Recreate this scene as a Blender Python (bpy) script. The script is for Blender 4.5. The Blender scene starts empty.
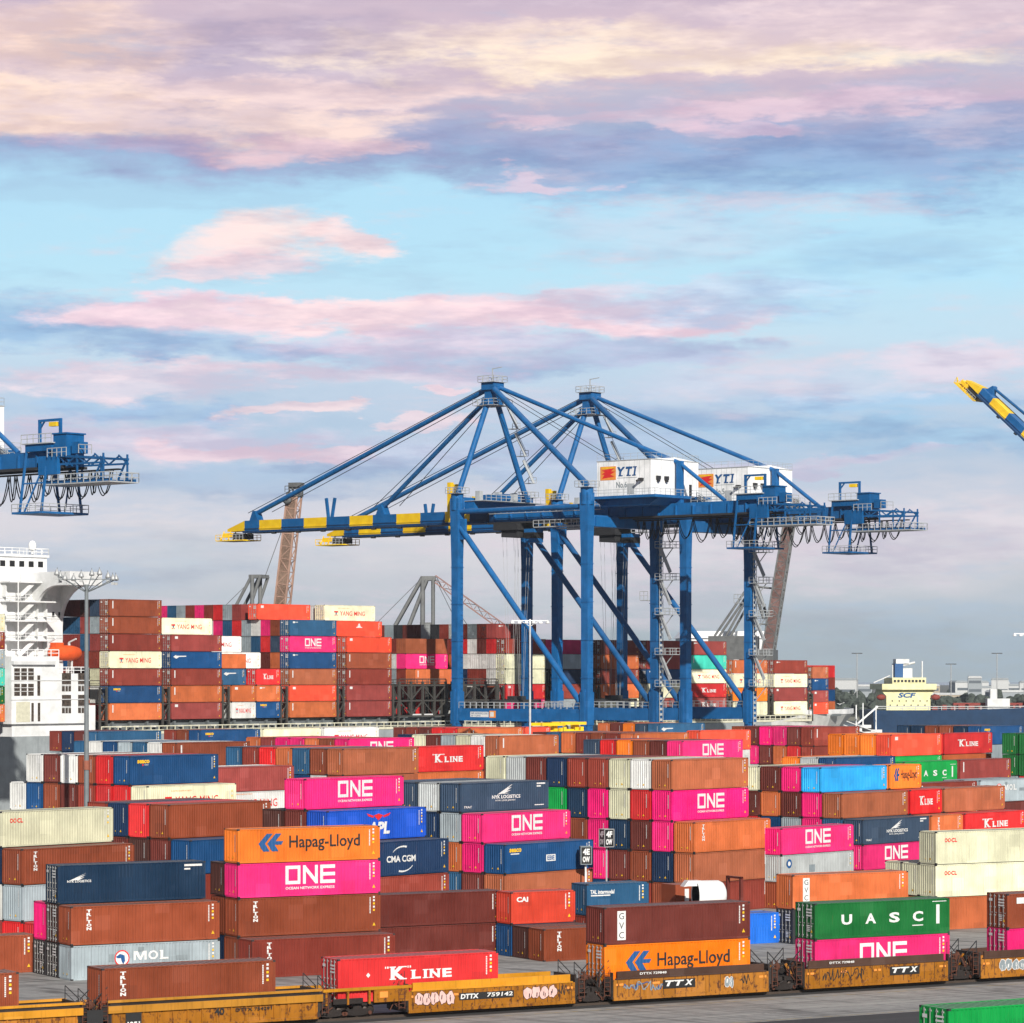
# Container terminal with quay cranes, stacked boxes, a container ship and a double-stack train.
import bpy, math, random
from math import sin, cos, tan, radians, pi, sqrt, atan2
from mathutils import Vector, Matrix
rnd = random.Random(7)
S = bpy.context.scene
C = S.collection
F_PX, YH, CAMH = 3200.0, 673.0, 23.0       # focal length in pixels, horizon row, camera height (m)

# ------------------------------------------------------------------ mesh builder
class MB:
    def __init__(s): s.v = []; s.f = []; s.m = []; s.sm = []
    def add(s, vs, fs, mi=0, smooth=False):
        o = len(s.v); s.v += [tuple(p) for p in vs]
        for f in fs: s.f.append(tuple(i + o for i in f)); s.m.append(mi); s.sm.append(smooth)
        return s
    def box(s, x0, x1, y0, y1, z0, z1, mi=0):
        return s.add([(x0,y0,z0),(x1,y0,z0),(x1,y1,z0),(x0,y1,z0),(x0,y0,z1),(x1,y0,z1),(x1,y1,z1),(x0,y1,z1)],
              [(0,3,2,1),(4,5,6,7),(0,1,5,4),(1,2,6,5),(2,3,7,6),(3,0,4,7)], mi)
    def frame(s, p, q):
        p = Vector(p); q = Vector(q); d = (q - p).normalized()
        up = Vector((0,0,1)) if abs(d.z) < .97 else Vector((1,0,0))
        a = d.cross(up).normalized(); b = a.cross(d).normalized()
        return p, q, a, b
    def bar(s, p, q, w, h=None, mi=0, w2=None, h2=None):
        h = h or w; w2 = w2 or w; h2 = h2 or h
        p, q, a, b = s.frame(p, q)
        vs = []
        for c, ww, hh in ((p, w, h), (q, w2, h2)):
            vs += [c - a*ww/2 - b*hh/2, c + a*ww/2 - b*hh/2, c + a*ww/2 + b*hh/2, c - a*ww/2 + b*hh/2]
        return s.add(vs, [(0,3,2,1)[::-1],(4,5,6,7)[::-1],(0,1,5,4)[::-1],(1,2,6,5)[::-1],(2,3,7,6)[::-1],(3,0,4,7)[::-1]], mi)
    def tube(s, p, q, r, n=8, mi=0, r2=None, caps=True, smooth=True):
        r2 = r if r2 is None else r2
        p, q, a, b = s.frame(p, q)
        vs = []
        for c, rr in ((p, r), (q, r2)):
            for i in range(n):
                t = 2*pi*i/n; vs.append(c + a*cos(t)*rr + b*sin(t)*rr)
        s.add(vs, [(i, n+i, n+(i+1)%n, (i+1)%n) for i in range(n)], mi, smooth)
        if caps:
            s.add(vs[:n], [tuple(range(n))], mi); s.add(vs[n:], [tuple(reversed(range(n)))], mi)
        return s
    def path(s, pts, r, n=5, mi=0):
        for a, b in zip(pts, pts[1:]): s.tube(a, b, r, n, mi, caps=False)
        return s
    def prism(s, poly, y0, y1, mi=0):           # polygon in x,z extruded along y
        n = len(poly)
        vs = [(x, y0, z) for x, z in poly] + [(x, y1, z) for x, z in poly]
        fs = [tuple(range(n)), tuple(reversed(range(n, 2*n)))] + [(i, n+i, n+(i+1)%n, (i+1)%n) for i in range(n)]
        return s.add(vs, fs, mi)
    def lathe(s, prof, c=(0,0,0), n=16, mi=0, axis='z', smooth=True):
        vs = []
        for r, h in prof:
            for i in range(n):
                t = 2*pi*i/n
                p = (r*cos(t), r*sin(t), h)
                if axis == 'x': p = (h, r*cos(t), r*sin(t))
                if axis == 'y': p = (r*sin(t), h, r*cos(t))
                vs.append((p[0]+c[0], p[1]+c[1], p[2]+c[2]))
        fs = []
        for k in range(len(prof)-1):
            for i in range(n): fs.append((k*n+i, k*n+(i+1)%n, (k+1)*n+(i+1)%n, (k+1)*n+i))
        return s.add(vs, fs, mi, smooth)
    def rail(s, pts, h=1.1, step=1.6, r=.045, mi=0, mid=True):   # handrail along a polyline
        for a, b in zip(pts, pts[1:]):
            a = Vector(a); b = Vector(b); L = (b-a).length; k = max(1, int(round(L/step)))
            for i in range(k+1):
                p = a.lerp(b, i/k); s.bar(p, p+Vector((0,0,h)), r*1.6, mi=mi)
            s.bar(a+Vector((0,0,h)), b+Vector((0,0,h)), r*2, mi=mi)
            if mid: s.bar(a+Vector((0,0,h*.5)), b+Vector((0,0,h*.5)), r*1.5, mi=mi)
        return s
    def mesh(s, name, mats=None):
        me = bpy.data.meshes.new(name); me.from_pydata(s.v, [], s.f)
        me.polygons.foreach_set('material_index', s.m)
        me.polygons.foreach_set('use_smooth', s.sm)
        for m in (mats or []): me.materials.append(m)
        me.update(); return me
    def build(s, name, mats, parent=None, loc=None, rz=0, **tags):
        if not isinstance(mats, (list, tuple)): mats = [mats]
        return link(name, s.mesh(name, mats), parent, loc, rz, **tags)

def link(name, me, parent=None, loc=None, rz=0, **tags):
    o = bpy.data.objects.new(name, me); C.objects.link(o)
    if parent: o.parent = parent
    if loc: o.location = loc
    if rz: o.rotation_euler = (0, 0, rz)
    for k, v in tags.items():
        if v: o[k] = v
    return o
def thing(name, label, cat, loc=(0,0,0), rz=0, group=None):
    o = bpy.data.objects.new(name, None); C.objects.link(o)
    o.location = loc; o.rotation_euler = (0,0,rz); o.empty_display_size = .5
    o['label'] = label; o['category'] = cat
    if group: o['group'] = group
    return o
def copy_tree(o, parent=None):
    c = o.copy(); C.objects.link(c); c.parent = parent
    for ch in list(o.children): copy_tree(ch, c)
    return c
def gp(px, Z, z=0): return ((px-512)*Z/F_PX, Z, z)      # ground point seen in column px at distance Z

# ------------------------------------------------------------------ materials
def nodes(name):
    m = bpy.data.materials.new(name); m.use_nodes = True
    nt = m.node_tree; b = nt.nodes['Principled BSDF']
    return m, nt, b
def N(nt, t, **kw):
    n = nt.nodes.new(t)
    for k, v in kw.items(): setattr(n, k, v)
    return n
def mixc(nt, fac, a, b, bt='MIX'):
    n = N(nt, 'ShaderNodeMix', data_type='RGBA', blend_type=bt)
    for i, v in ((0, fac), (6, a), (7, b)):
        if isinstance(v, bpy.types.NodeSocket): nt.links.new(v, n.inputs[i])
        elif i == 0: n.inputs[0].default_value = v
        else: n.inputs[i].default_value = (*v, 1) if len(v) == 3 else v
    return n.outputs[2]
def mth(nt, op, a, b=None, c=None, clamp=False):
    n = N(nt, 'ShaderNodeMath', operation=op); n.use_clamp = clamp
    for i, v in enumerate((a, b, c)):
        if v is None: continue
        if isinstance(v, bpy.types.NodeSocket): nt.links.new(v, n.inputs[i])
        else: n.inputs[i].default_value = v
    return n.outputs[0]
def mapr(nt, v, a, b, c=0, d=1, smooth=False):
    n = N(nt, 'ShaderNodeMapRange'); n.interpolation_type = 'SMOOTHSTEP' if smooth else 'LINEAR'
    nt.links.new(v, n.inputs[0])
    for i, x in enumerate((a, b, c, d)): n.inputs[i+1].default_value = x
    return n.outputs[0]
def noise(nt, vec, scale, detail=4, rough=.55):
    n = N(nt, 'ShaderNodeTexNoise'); n.inputs['Scale'].default_value = scale
    n.inputs['Detail'].default_value = detail; n.inputs['Roughness'].default_value = rough
    if vec: nt.links.new(vec, n.inputs['Vector'])
    return n.outputs['Fac']
def objvec(nt, sx=1, sy=1, sz=1, rand=True):
    tc = N(nt, 'ShaderNodeTexCoord'); mp = N(nt, 'ShaderNodeMapping')
    mp.inputs['Scale'].default_value = (sx, sy, sz)
    src = tc.outputs['Object']
    if rand:
        oi = N(nt, 'ShaderNodeObjectInfo'); add = N(nt, 'ShaderNodeVectorMath', operation='ADD')
        sc = mth(nt, 'MULTIPLY', oi.outputs['Random'], 57.3)
        nt.links.new(src, add.inputs[0]); nt.links.new(sc, add.inputs[1]); src = add.outputs[0]
    nt.links.new(src, mp.inputs['Vector']); return mp.outputs['Vector']

def paint(name, rgb, wear=.5, rough=.5, dust=.35, rust=.35, streak=.6, rthr=.655):
    """Weathered painted steel: patchy fading, rain streaks, rust spots, settled dust on top faces."""
    m, nt, b = nodes(name)
    oi = N(nt, 'ShaderNodeObjectInfo')
    f = noise(nt, objvec(nt, .5, .5, .5), 1.0, 4)
    dark = tuple(c*.80 for c in rgb); lite = tuple(min(.9, c*1.1 + .004) for c in rgb)
    col = mixc(nt, mapr(nt, f, .3, .7), dark, lite)
    st = noise(nt, objvec(nt, 3.2, 3.2, .16), 1.6, 4, .65)
    col = mixc(nt, mth(nt, 'MULTIPLY', mapr(nt, st, .52, .78), streak), col, tuple(c*.5 + .003 for c in rgb))
    col = mixc(nt, mth(nt, 'MULTIPLY', mapr(nt, st, .44, .2), streak*.6), col, tuple(min(.9, c*.92+.022) for c in rgb))
    ru = noise(nt, objvec(nt, 1.3, 1.3, .8), 2.6, 6, .7)
    col = mixc(nt, mth(nt, 'MULTIPLY', mapr(nt, ru, rthr, rthr+.08), rust), col, (.11, .04, .016))
    rs = noise(nt, objvec(nt, 2.4, 2.4, .26), 2.6, 6, .7)
    col = mixc(nt, mth(nt, 'MULTIPLY', mapr(nt, rs, .63, .76), rust*1.1, clamp=True), col, (.13, .05, .022))
    if rust > .2:                                      # repaired or re-primed panels, about one metre square
        fl_ = N(nt, 'ShaderNodeVectorMath', operation='FLOOR'); nt.links.new(objvec(nt, .82, .82, .9), fl_.inputs[0])
        wn = N(nt, 'ShaderNodeTexWhiteNoise'); wn.noise_dimensions = '3D'; nt.links.new(fl_.outputs[0], wn.inputs['Vector'])
        col = mixc(nt, mth(nt, 'MULTIPLY', mapr(nt, wn.outputs['Value'], .955, .958), .32), col, tuple(min(.9, c*1.25+.03) for c in rgb))
        col = mixc(nt, mth(nt, 'MULTIPLY', mapr(nt, wn.outputs['Value'], .035, .032), .32), col, tuple(c*.55+.006 for c in rgb))
        sc_ = noise(nt, objvec(nt, .9, .9, 2.2), 2.0, 7, .75)
        col = mixc(nt, mth(nt, 'MULTIPLY', mapr(nt, sc_, .60, .72), .38), col, tuple(min(.9, c*.8+.05) for c in rgb))
    hs = N(nt, 'ShaderNodeHueSaturation')
    nt.links.new(col, hs.inputs['Color'])
    nt.links.new(mapr(nt, oi.outputs['Random'], 0, 1, .80, 1.18), hs.inputs['Value'])
    nt.links.new(mapr(nt, mth(nt, 'FRACT', mth(nt, 'MULTIPLY', oi.outputs['Random'], 7.31)), 0, 1, .97, 1.0), hs.inputs['Saturation'])
    col = hs.outputs[0]
    if dust:
        ge = N(nt, 'ShaderNodeNewGeometry'); sx = N(nt, 'ShaderNodeSeparateXYZ'); nt.links.new(ge.outputs['Normal'], sx.inputs[0])
        d = mth(nt, 'MULTIPLY', mapr(nt, sx.outputs['Z'], .5, .9), dust)
        col = mixc(nt, d, col, (.38, .36, .34))
    nt.links.new(col, b.inputs['Base Color'])
    nt.links.new(mapr(nt, f, .3, .7, rough-.08, rough+.14), b.inputs['Roughness'])
    b.inputs['Specular IOR Level'].default_value = .16
    return m
def marking(name, rgb):
    """old stencilled paint, worn through in places"""
    m, nt, b = nodes(name); f = noise(nt, objvec(nt, 1.2, 1.2, 1.2), 2.0, 5, .7)
    nt.links.new(mixc(nt, mapr(nt, f, .3, .72), rgb, tuple(c*.78 for c in rgb)), b.inputs['Base Color']); b.inputs['Roughness'].default_value = .6
    g = noise(nt, objvec(nt, 3, 3, 1.2), 2.4, 6, .75); nt.links.new(mapr(nt, g, .60, .70, 1, .45), b.inputs['Alpha']); return m
def flat(name, rgb, rough=.6, metal=0, var=.12, scale=1.5):
    m, nt, b = nodes(name)
    f = noise(nt, objvec(nt, rand=False), scale, 4)
    col = mixc(nt, mapr(nt, f, .3, .7), tuple(c*(1-var) for c in rgb), tuple(min(.95, c*(1+var)) for c in rgb))
    nt.links.new(col, b.inputs['Base Color']); b.inputs['Roughness'].default_value = rough; b.inputs['Metallic'].default_value = metal
    b.inputs['Specular IOR Level'].default_value = .35
    return m

PAL = dict(  # key: (word for labels, base colour)
 pk=('magenta', (.80,.006,.165)), hp=('orange', (.86,.185,.001)), tr=('brown', (.27,.058,.022)), lb=('light brown', (.42,.115,.045)),
 or_=('rusty orange', (.56,.135,.038)), mr=('maroon', (.150,.028,.020)), rb=('red-brown', (.26,.038,.022)), pr=('faded red', (.31,.050,.042)),
 rd=('red', (.66,.014,.016)), cr=('scarlet', (.60,.050,.022)), br=('bright red', (.82,.075,.03)), db=('dark blue', (.008,.035,.105)),
 sb=('blue', (.004,.062,.19)), bb=('bright blue', (.0,.17,.78)), sk=('sky blue', (.002,.38,.86)), ap=('royal blue', (.0,.065,.45)),
 nv=('navy blue', (.008,.030,.085)), tb=('steel blue', (.022,.10,.21)), nk=('slate blue', (.035,.065,.115)), ny=('deep blue', (.008,.034,.080)),
 gr=('grey', (.34,.40,.43)), lg=('pale grey', (.50,.53,.53)), wh=('white', (.76,.76,.73)), cm=('cream', (.80,.77,.54)),
 oc=('off-white', (.66,.65,.46)), gn=('bright green', (.0,.34,.06)), ug=('green', (.006,.135,.028)), tl=('teal', (.05,.55,.42)),
 dg=('charcoal', (.035,.036,.040)), dk=('dark brown', (.075,.026,.02)))
PAINT = {k: paint('paint_' + v[0].replace(' ', '_').replace('-', '_'), v[1],
                  rust=.6 if k in ('wh','oc','cm','gr','lg') else .42) for k, v in PAL.items()}
M_steel = flat('galvanised_steel', (.42,.43,.43), .45, .3)
M_rod = flat('lock_rod_steel', (.34,.34,.33), .5, .2)
M_dark = flat('dark_steel', (.028,.028,.03), .6)
M_black = flat('black_rubber', (.012,.012,.013), .7)
M_mkW = marking('marking_white', (.80,.80,.78))
M_mkK = marking('marking_black', (.015,.015,.016))
M_mkB = marking('marking_blue', (.010,.09,.27))
M_mkR = flat('marking_red', (.70,.02,.02), .6)
M_mkY = flat('marking_yellow', (.85,.50,.02), .6)
M_mkO = flat('marking_orange', (.80,.28,.05), .6)
M_mkG = flat('marking_grey', (.22,.26,.28), .6)
MK = [M_mkW, M_mkK, M_mkB, M_mkR, M_mkY, M_mkO, M_mkG]     # index: W0 K1 B2 R3 Y4 O5 G6
W_, K_, B_, R_, Y_, O_, G_ = range(7)
CRB = paint('crane_blue_paint', (.003,.108,.31), rust=.3, streak=.65, dust=.12, rough=.45)
M_mast = flat('weathered_mast_grey', (.17,.19,.20), .55)
CRY = paint('crane_yellow_paint', (.92,.55,.004), rust=.12, streak=.2, dust=.1)
CRW = paint('crane_white_paint', (.82,.83,.82), rust=.05, streak=.08, dust=0)
CRG = flat('walkway_grey', (.40,.42,.43), .55)
TANP = paint('derrick_tan_paint', (.40,.25,.19), rust=.3, dust=.1)
PINKP = paint('derrick_pink_paint', (.34,.205,.185), rust=.3, dust=.1)
GREYP = paint('derrick_grey_paint', (.16,.165,.165), rust=.25, dust=.1)

# ------------------------------------------------------------------ text
_tc = {}
def text_geo(s, bold=0.0, shear=0.0):
    k = (s, bold, shear)
    if k in _tc: return _tc[k]
    cu = bpy.data.curves.new('lettering_curve', 'FONT'); cu.body = s; cu.offset = bold; cu.shear = shear; cu.resolution_u = 3
    ob = bpy.data.objects.new('lettering_curve', cu); C.objects.link(ob)
    dg = bpy.context.evaluated_depsgraph_get(); me = bpy.data.meshes.new_from_object(ob.evaluated_get(dg))
    v = [(p.co.x, p.co.y) for p in me.vertices]; f = [tuple(p.vertices) for p in me.polygons]
    bpy.data.objects.remove(ob); bpy.data.curves.remove(cu); bpy.data.meshes.remove(me)
    x0 = min(p[0] for p in v); x1 = max(p[0] for p in v); y0 = min(p[1] for p in v); y1 = max(p[1] for p in v)
    v = [((x-x0)/max(1e-6, x1-x0), (y-y0)/max(1e-6, y1-y0)) for x, y in v]
    _tc[k] = (v, f); return _tc[k]
def put_text(mb, s, x0, x1, z0, z1, mi=0, bold=.02, shear=0., y=0., to=None):
    v, f = text_geo(s, bold, shear)
    to = to or (lambda a, b: (a, y, b))
    mb.add([to(x0+(x1-x0)*a, z0+(z1-z0)*b) for a, b in v], f, mi)
def put_poly(mb, pts, mi=0, y=0., to=None):
    to = to or (lambda a, b: (a, y, b))
    mb.add([to(a, b) for a, b in pts], [tuple(range(len(pts)))], mi)
def put_rect(mb, x0, x1, z0, z1, mi=0, y=0., to=None): put_poly(mb, [(x0,z0),(x1,z0),(x1,z1),(x0,z1)], mi, y, to)
def put_disc(mb, cx, cz, r, mi=0, y=0., n=16, rz=None): put_poly(mb, [(cx+r*cos(2*pi*i/n), cz+(rz or r)*sin(2*pi*i/n)) for i in range(n)], mi, y)
def put_arc(mb, cx, cz, rx, rz, a0, a1, w0, w1, mi=0, y=0., n=10):
    for i in range(n):
        t0 = radians(a0+(a1-a0)*i/n); t1 = radians(a0+(a1-a0)*(i+1)/n)
        q0 = w0+(w1-w0)*i/n; q1 = w0+(w1-w0)*(i+1)/n
        P = lambda t, w: (cx+(rx-w)*cos(t), cz+(rz-w)*sin(t))
        pts = [P(t0, 0), P(t1, 0), P(t1, q1), P(t0, q0)]
        put_poly(mb, pts if a1 > a0 else pts[::-1], mi, y)
def block_letters(mb, x0, z0, w, h, mi=0, y=0.):      # square O, N, E of heavy even strokes
    t = w*.055; lw = w*.30; g = w*.05
    a = x0
    put_rect(mb, a, a+t*1.1, z0, z0+h, mi, y); put_rect(mb, a+lw-t, a+lw, z0, z0+h, mi, y)
    put_rect(mb, a+t*1.1, a+lw-t, z0, z0+t*1.1, mi, y); put_rect(mb, a+t*1.1, a+lw-t, z0+h-t*1.1, z0+h, mi, y)
    a = x0+lw+g; t *= 1.05
    put_rect(mb, a, a+t, z0, z0+h, mi, y); put_rect(mb, a+lw-t, a+lw, z0, z0+h, mi, y)
    put_poly(mb, [(a+t, z0+h-t*.2), (a+t, z0+h-t*1.9), (a+lw-t, z0+t*.2), (a+lw-t, z0+t*1.9)], mi, y)
    a = x0+2*(lw+g)
    put_rect(mb, a, a+t, z0, z0+h, mi, y)
    for zz in (z0, z0+h/2-t*.55, z0+h-t*1.1): put_rect(mb, a+t, a+lw, zz, zz+t*1.1, mi, y)
def vtext(mb, s, x, ztop, w, h, pitch, mi=0, bold=.03, y=0.):
    for i, ch in enumerate(s): put_text(mb, ch, x, x+(w if ch != 'I' else w*.35) , ztop-i*pitch-h, ztop-i*pitch, mi, bold, 0, y)

YL = -.006     # lettering stands 6 mm proud of the side wall
def slab_line(mb, x0, x1, z0, kh, y=YL, mi=W_):        # "K" LINE with a large K and smaller line letters
    w = x1-x0
    put_text(mb, 'K', x0+.04*w, x0+.27*w, z0, z0+kh, mi, .05, 0, y)
    for xa in (x0+.02*w, x0+.19*w): put_rect(mb, xa, xa+.10*w, z0, z0+.09*kh, mi, y-.001); put_rect(mb, xa, xa+.10*w, z0+.91*kh, z0+kh, mi, y-.001)
    for xa in (x0-.05*w, x0-.015*w, x0+.30*w, x0+.335*w): put_rect(mb, xa, xa+.02*w, z0+kh*.86, z0+kh*1.02, mi, y)
    lh = kh*.68
    for ch, a, b in (('L',.37,.51),('I',.56,.605),('N',.65,.81),('E',.85,1.0)):
        put_text(mb, ch, x0+a*w, x0+b*w, z0, z0+lh, mi, .04, 0, y)
        if ch in 'LIN': put_rect(mb, x0+(a-.02)*w, x0+(a+.065)*w, z0+lh*.90, z0+lh, mi, y-.001); put_rect(mb, x0+(a-.02)*w, x0+(a+.065)*w, z0, z0+lh*.1, mi, y-.001)
        if ch == 'N': put_rect(mb, x0+(b-.06)*w, x0+(b+.02)*w, z0+lh*.90, z0+lh, mi, y-.001)
def drape(me, L):
    """cut the painted lettering at every bend of the corrugation and lay it into the ribs"""
    import bmesh
    bm = bmesh.new(); bm.from_mesh(me); bmesh.ops.triangulate(bm, faces=bm.faces[:]); e = .15; n = max(4, int(round((L-.3)/.278))); p = (L-.3)/n
    x0 = min(v.co.x for v in bm.verts); x1 = max(v.co.x for v in bm.verts)
    for i in range(n+1):
        for q in (0, .31, .5, .81):
            c = e+(i+q)*p
            if x0 < c < x1: bmesh.ops.bisect_plane(bm, geom=bm.verts[:]+bm.edges[:]+bm.faces[:], plane_co=(c,0,0), plane_no=(1,0,0), dist=1e-5)
    for v in bm.verts:
        t = ((v.co.x-e)/p) % 1.0
        d = 0 if t < .31 else (t-.31)/.19 if t < .5 else 1 if t < .81 else (1-t)/.19
        v.co.y += .008+CD*d*.22
    bm.to_mesh(me); bm.free(); return me
def logo_mesh(kind, L, h):
    mb = MB(); y = YL; k = L/12.19; H = h-2.59
    if kind == 'one':
        block_letters(mb, 4.0*k, .92+H*.5, 4.25*k, 1.42, W_, y); put_text(mb, 'OCEAN NETWORK EXPRESS', 4.0*k, 8.2*k, .52+H*.5, .72+H*.5, W_, .02, 0, y)
    elif kind == 'hapag':
        for dx in (0, .75):
            put_poly(mb, [((1.75+dx)*k,1.45+.6*H),((2.45+dx)*k,2.2+.6*H),((2.95+dx)*k,2.2+.6*H),((2.30+dx)*k,1.45+.6*H)], B_, y)
            put_poly(mb, [((1.75+dx)*k,1.45+.6*H),((2.30+dx)*k,1.45+.6*H),((2.70+dx)*k,.85+.6*H),((2.15+dx)*k,.85+.6*H)], B_, y)
        put_poly(mb, [(2.9*k,1.35+.6*H),(3.7*k,1.35+.6*H),(3.85*k,1.62+.6*H),(2.9*k,1.62+.6*H)], B_, y-.001)
        v, f = text_geo('Hapag-Lloyd', .012, 0)
        put_text(mb, 'Hapag-Lloyd', 4.35*k, 10.45*k, .80+.6*H, 2.02+.6*H, K_, .014, 0, y)
    elif kind == 'yang':
        put_poly(mb, [(2.35*k,1.78),(3.3*k,1.78),(3.3*k,1.52),(2.35*k,1.52)], R_, y); put_poly(mb, [(2.62*k,1.5),(3.03*k,1.5),(2.83*k,.95)], B_, y)
        put_rect(mb, 2.5*k, 2.72*k, .95, 1.1, R_, y); put_rect(mb, 2.95*k, 3.17*k, .95, 1.1, R_, y)
        put_text(mb, 'YANG MING', 3.75*k, 9.7*k, .95, 1.78, R_, .004, 0, y); put_text(mb, 'REFRIGERATED', 3.2*k, 6.0*k, 2.28, 2.4, O_, 0, 0, y)
    elif kind == 'kline': slab_line(mb, 3.7*k, 8.6*k, .95+H*.3, .95)
    elif kind == 'klow':
        slab_line(mb, 3.75*k, 8.6*k, 1.36, .88); put_poly(mb, [(2.1,1.75),(2.25,1.92),(2.4,1.75),(2.25,1.58)], W_, y)
    elif kind == 'triton': vtext(mb, 'TRITON', 1.25, h-.25, .40, .23, .265, W_, .05, y)
    elif kind == 'gvc':
        put_rect(mb, 1.05, 1.75, h-2.30, h-.28, W_, y); vtext(mb, 'GVC', 1.2, h-.42, .40, .44, .66, K_, .0, y-.002)
    elif kind == 'uasc':
        for i, ch in enumerate('UASC'):
            x = (2.35+i*2.15)*k; put_text(mb, ch, x, x+.95*k, .98, 1.72, W_, .035, 0, y)
        put_rect(mb, 8.75*k, 9.75*k, .66, .73, W_, y); put_rect(mb, 10.95*k, 11.25*k, .75, 2.15, W_, y); put_rect(mb, 10.6*k, 11.9*k, 2.36, 2.41, W_, y)
    elif kind == 'mol':
        put_disc(mb, 4.1, 1.52, .62, R_, y); put_disc(mb, 4.1, 1.52, .52, W_, y-.001)
        put_poly(mb, [(3.6,1.65),(3.95,1.85),(4.3,1.72),(4.35,1.3),(4.2,1.05),(4.05,1.3),(4.0,1.52),(3.7,1.52)], B_, y-.002)
        for ch, a, b in (('M',5.1,6.05),('O',6.25,7.05),('L',7.25,7.9)): put_text(mb, ch, a, b, 1.32, 2.0, W_, .03, 0, y) if ch != 'M' else [put_poly(mb, q, W_, y) for q in ([(5.05,1.32),(5.22,1.32),(5.22,2.0),(5.05,2.0)], [(5.93,1.32),(6.12,1.32),(6.12,2.0),(5.93,2.0)], [(5.22,2.0),(5.22,1.78),(5.53,1.32),(5.62,1.32),(5.62,1.55),(5.38,2.0)], [(5.62,1.55),(5.62,1.32),(5.66,1.32),(5.93,1.78),(5.93,2.0),(5.80,2.0)])]
        for xa in (7.17,): put_rect(mb, xa, xa+.36, 1.32, 1.39, W_, y-.001); put_rect(mb, xa, xa+.3, 1.93, 2.0, W_, y-.001)
        put_rect(mb, 8.6, 9.6, 1.2, 1.55, G_, y); put_rect(mb, 5.4, 5.9, 1.95, 2.3, G_, y); put_rect(mb, 3.0, 3.5, 1.3, 1.85, G_, y+.002)
    elif kind == 'oocl':
        put_text(mb, 'O', 1.0, 1.32, h-.95, h-.58, R_, .035, 0, y); put_text(mb, 'O', 1.38, 1.70, h-.95, h-.58, R_, .035, 0, y)
        put_text(mb, 'CL', 1.76, 2.4, h-.95, h-.58, R_, .035, 0, y)
        put_poly(mb, [(1.35,h-.70),(1.42,h-.76),(1.35,h-.83),(1.28,h-.76)], O_, y-.001)
    elif kind == 'cma':
        put_text(mb, 'CMA CGM', 4.4*k, 8.0*k, 1.12, 1.68, W_, .03, 0, y)
        put_arc(mb, 6.5, 1.45, 1.55, 1.05, 150, 75, .05, .16, W_, y); put_arc(mb, 6.3, 1.30, 1.55, 1.05, -30, -105, .05, .16, W_, y)
    elif kind == 'apl':
        put_poly(mb, [(4.75*k,2.25),(5.6*k,2.02),(5.6*k,1.85),(4.95*k,2.0)], R_, y); put_poly(mb, [(7.7*k,2.25),(7.5*k,2.0),(6.8*k,1.85),(6.8*k,2.02)], R_, y)
        put_poly(mb, [(5.6*k,2.05),(6.2*k,1.62),(6.8*k,2.05),(6.5*k,2.12),(6.2*k,2.2),(5.9*k,2.12)], R_, y); put_text(mb, 'APL', 4.9*k, 7.6*k, .45, 1.5, W_, .05, .15, y)
    elif kind == 'nyk':
        for i in range(4):
            z = 1.45+i*.03; put_poly(mb, [((5.0+.22*i)*k,z+.0),((5.4+.28*i)*k,z+.05),((7.15-.12*i)*k,2.35-i*.26),((6.9-.35*i)*k,2.3-i*.26)], W_, y-.0004*i)
        put_text(mb, 'NYK LOGISTICS', 4.3*k, 8.2*k, 1.10, 1.42, W_, .03, 0, y); put_text(mb, 'NYK LINE JAPAN', 4.8*k, 7.5*k, .82, 1.0, W_, .01, 0, y)
        put_rect(mb, 10.5*k, 11.7*k, h-.32, h-.18, W_, y); put_rect(mb, 10.5*k, 11.1*k, h-.55, h-.43, W_, y); put_text(mb, 'TRAC', .5*k, 1.6*k, .35, .55, W_, .02, .2, y)
        put_rect(mb, 10.2*k, 11.5*k, .35, .43, W_, y)
    elif kind == 'wing':
        for i in range(3): put_poly(mb, [((.9+.2*i),1.72+.02*i),((1.2+.25*i),1.76),((2.35-.1*i),2.3-i*.17),((2.1-.25*i),2.2-i*.17)], W_, y-.0004*i)
        put_text(mb, 'NYK LOGISTICS', .75, 2.7, 1.58, 1.76, W_, .02, 0, y); put_rect(mb, 10.4, 11.9, h-.36, h-.20, W_, y); put_rect(mb, 10.4, 10.9, h-.62, h-.50, W_, y)
    elif kind == 'seaco':
        put_text(mb, 'seaco', 1.0, 2.65, h-.75, h-.40, Y_, .04, 0, y); put_disc(mb, 1.75, h-.92, .09, R_, y); put_text(mb, 'global', 1.95, 2.5, h-.98, h-.85, W_, .02, 0, y)
    elif kind == 'seabox':
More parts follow.
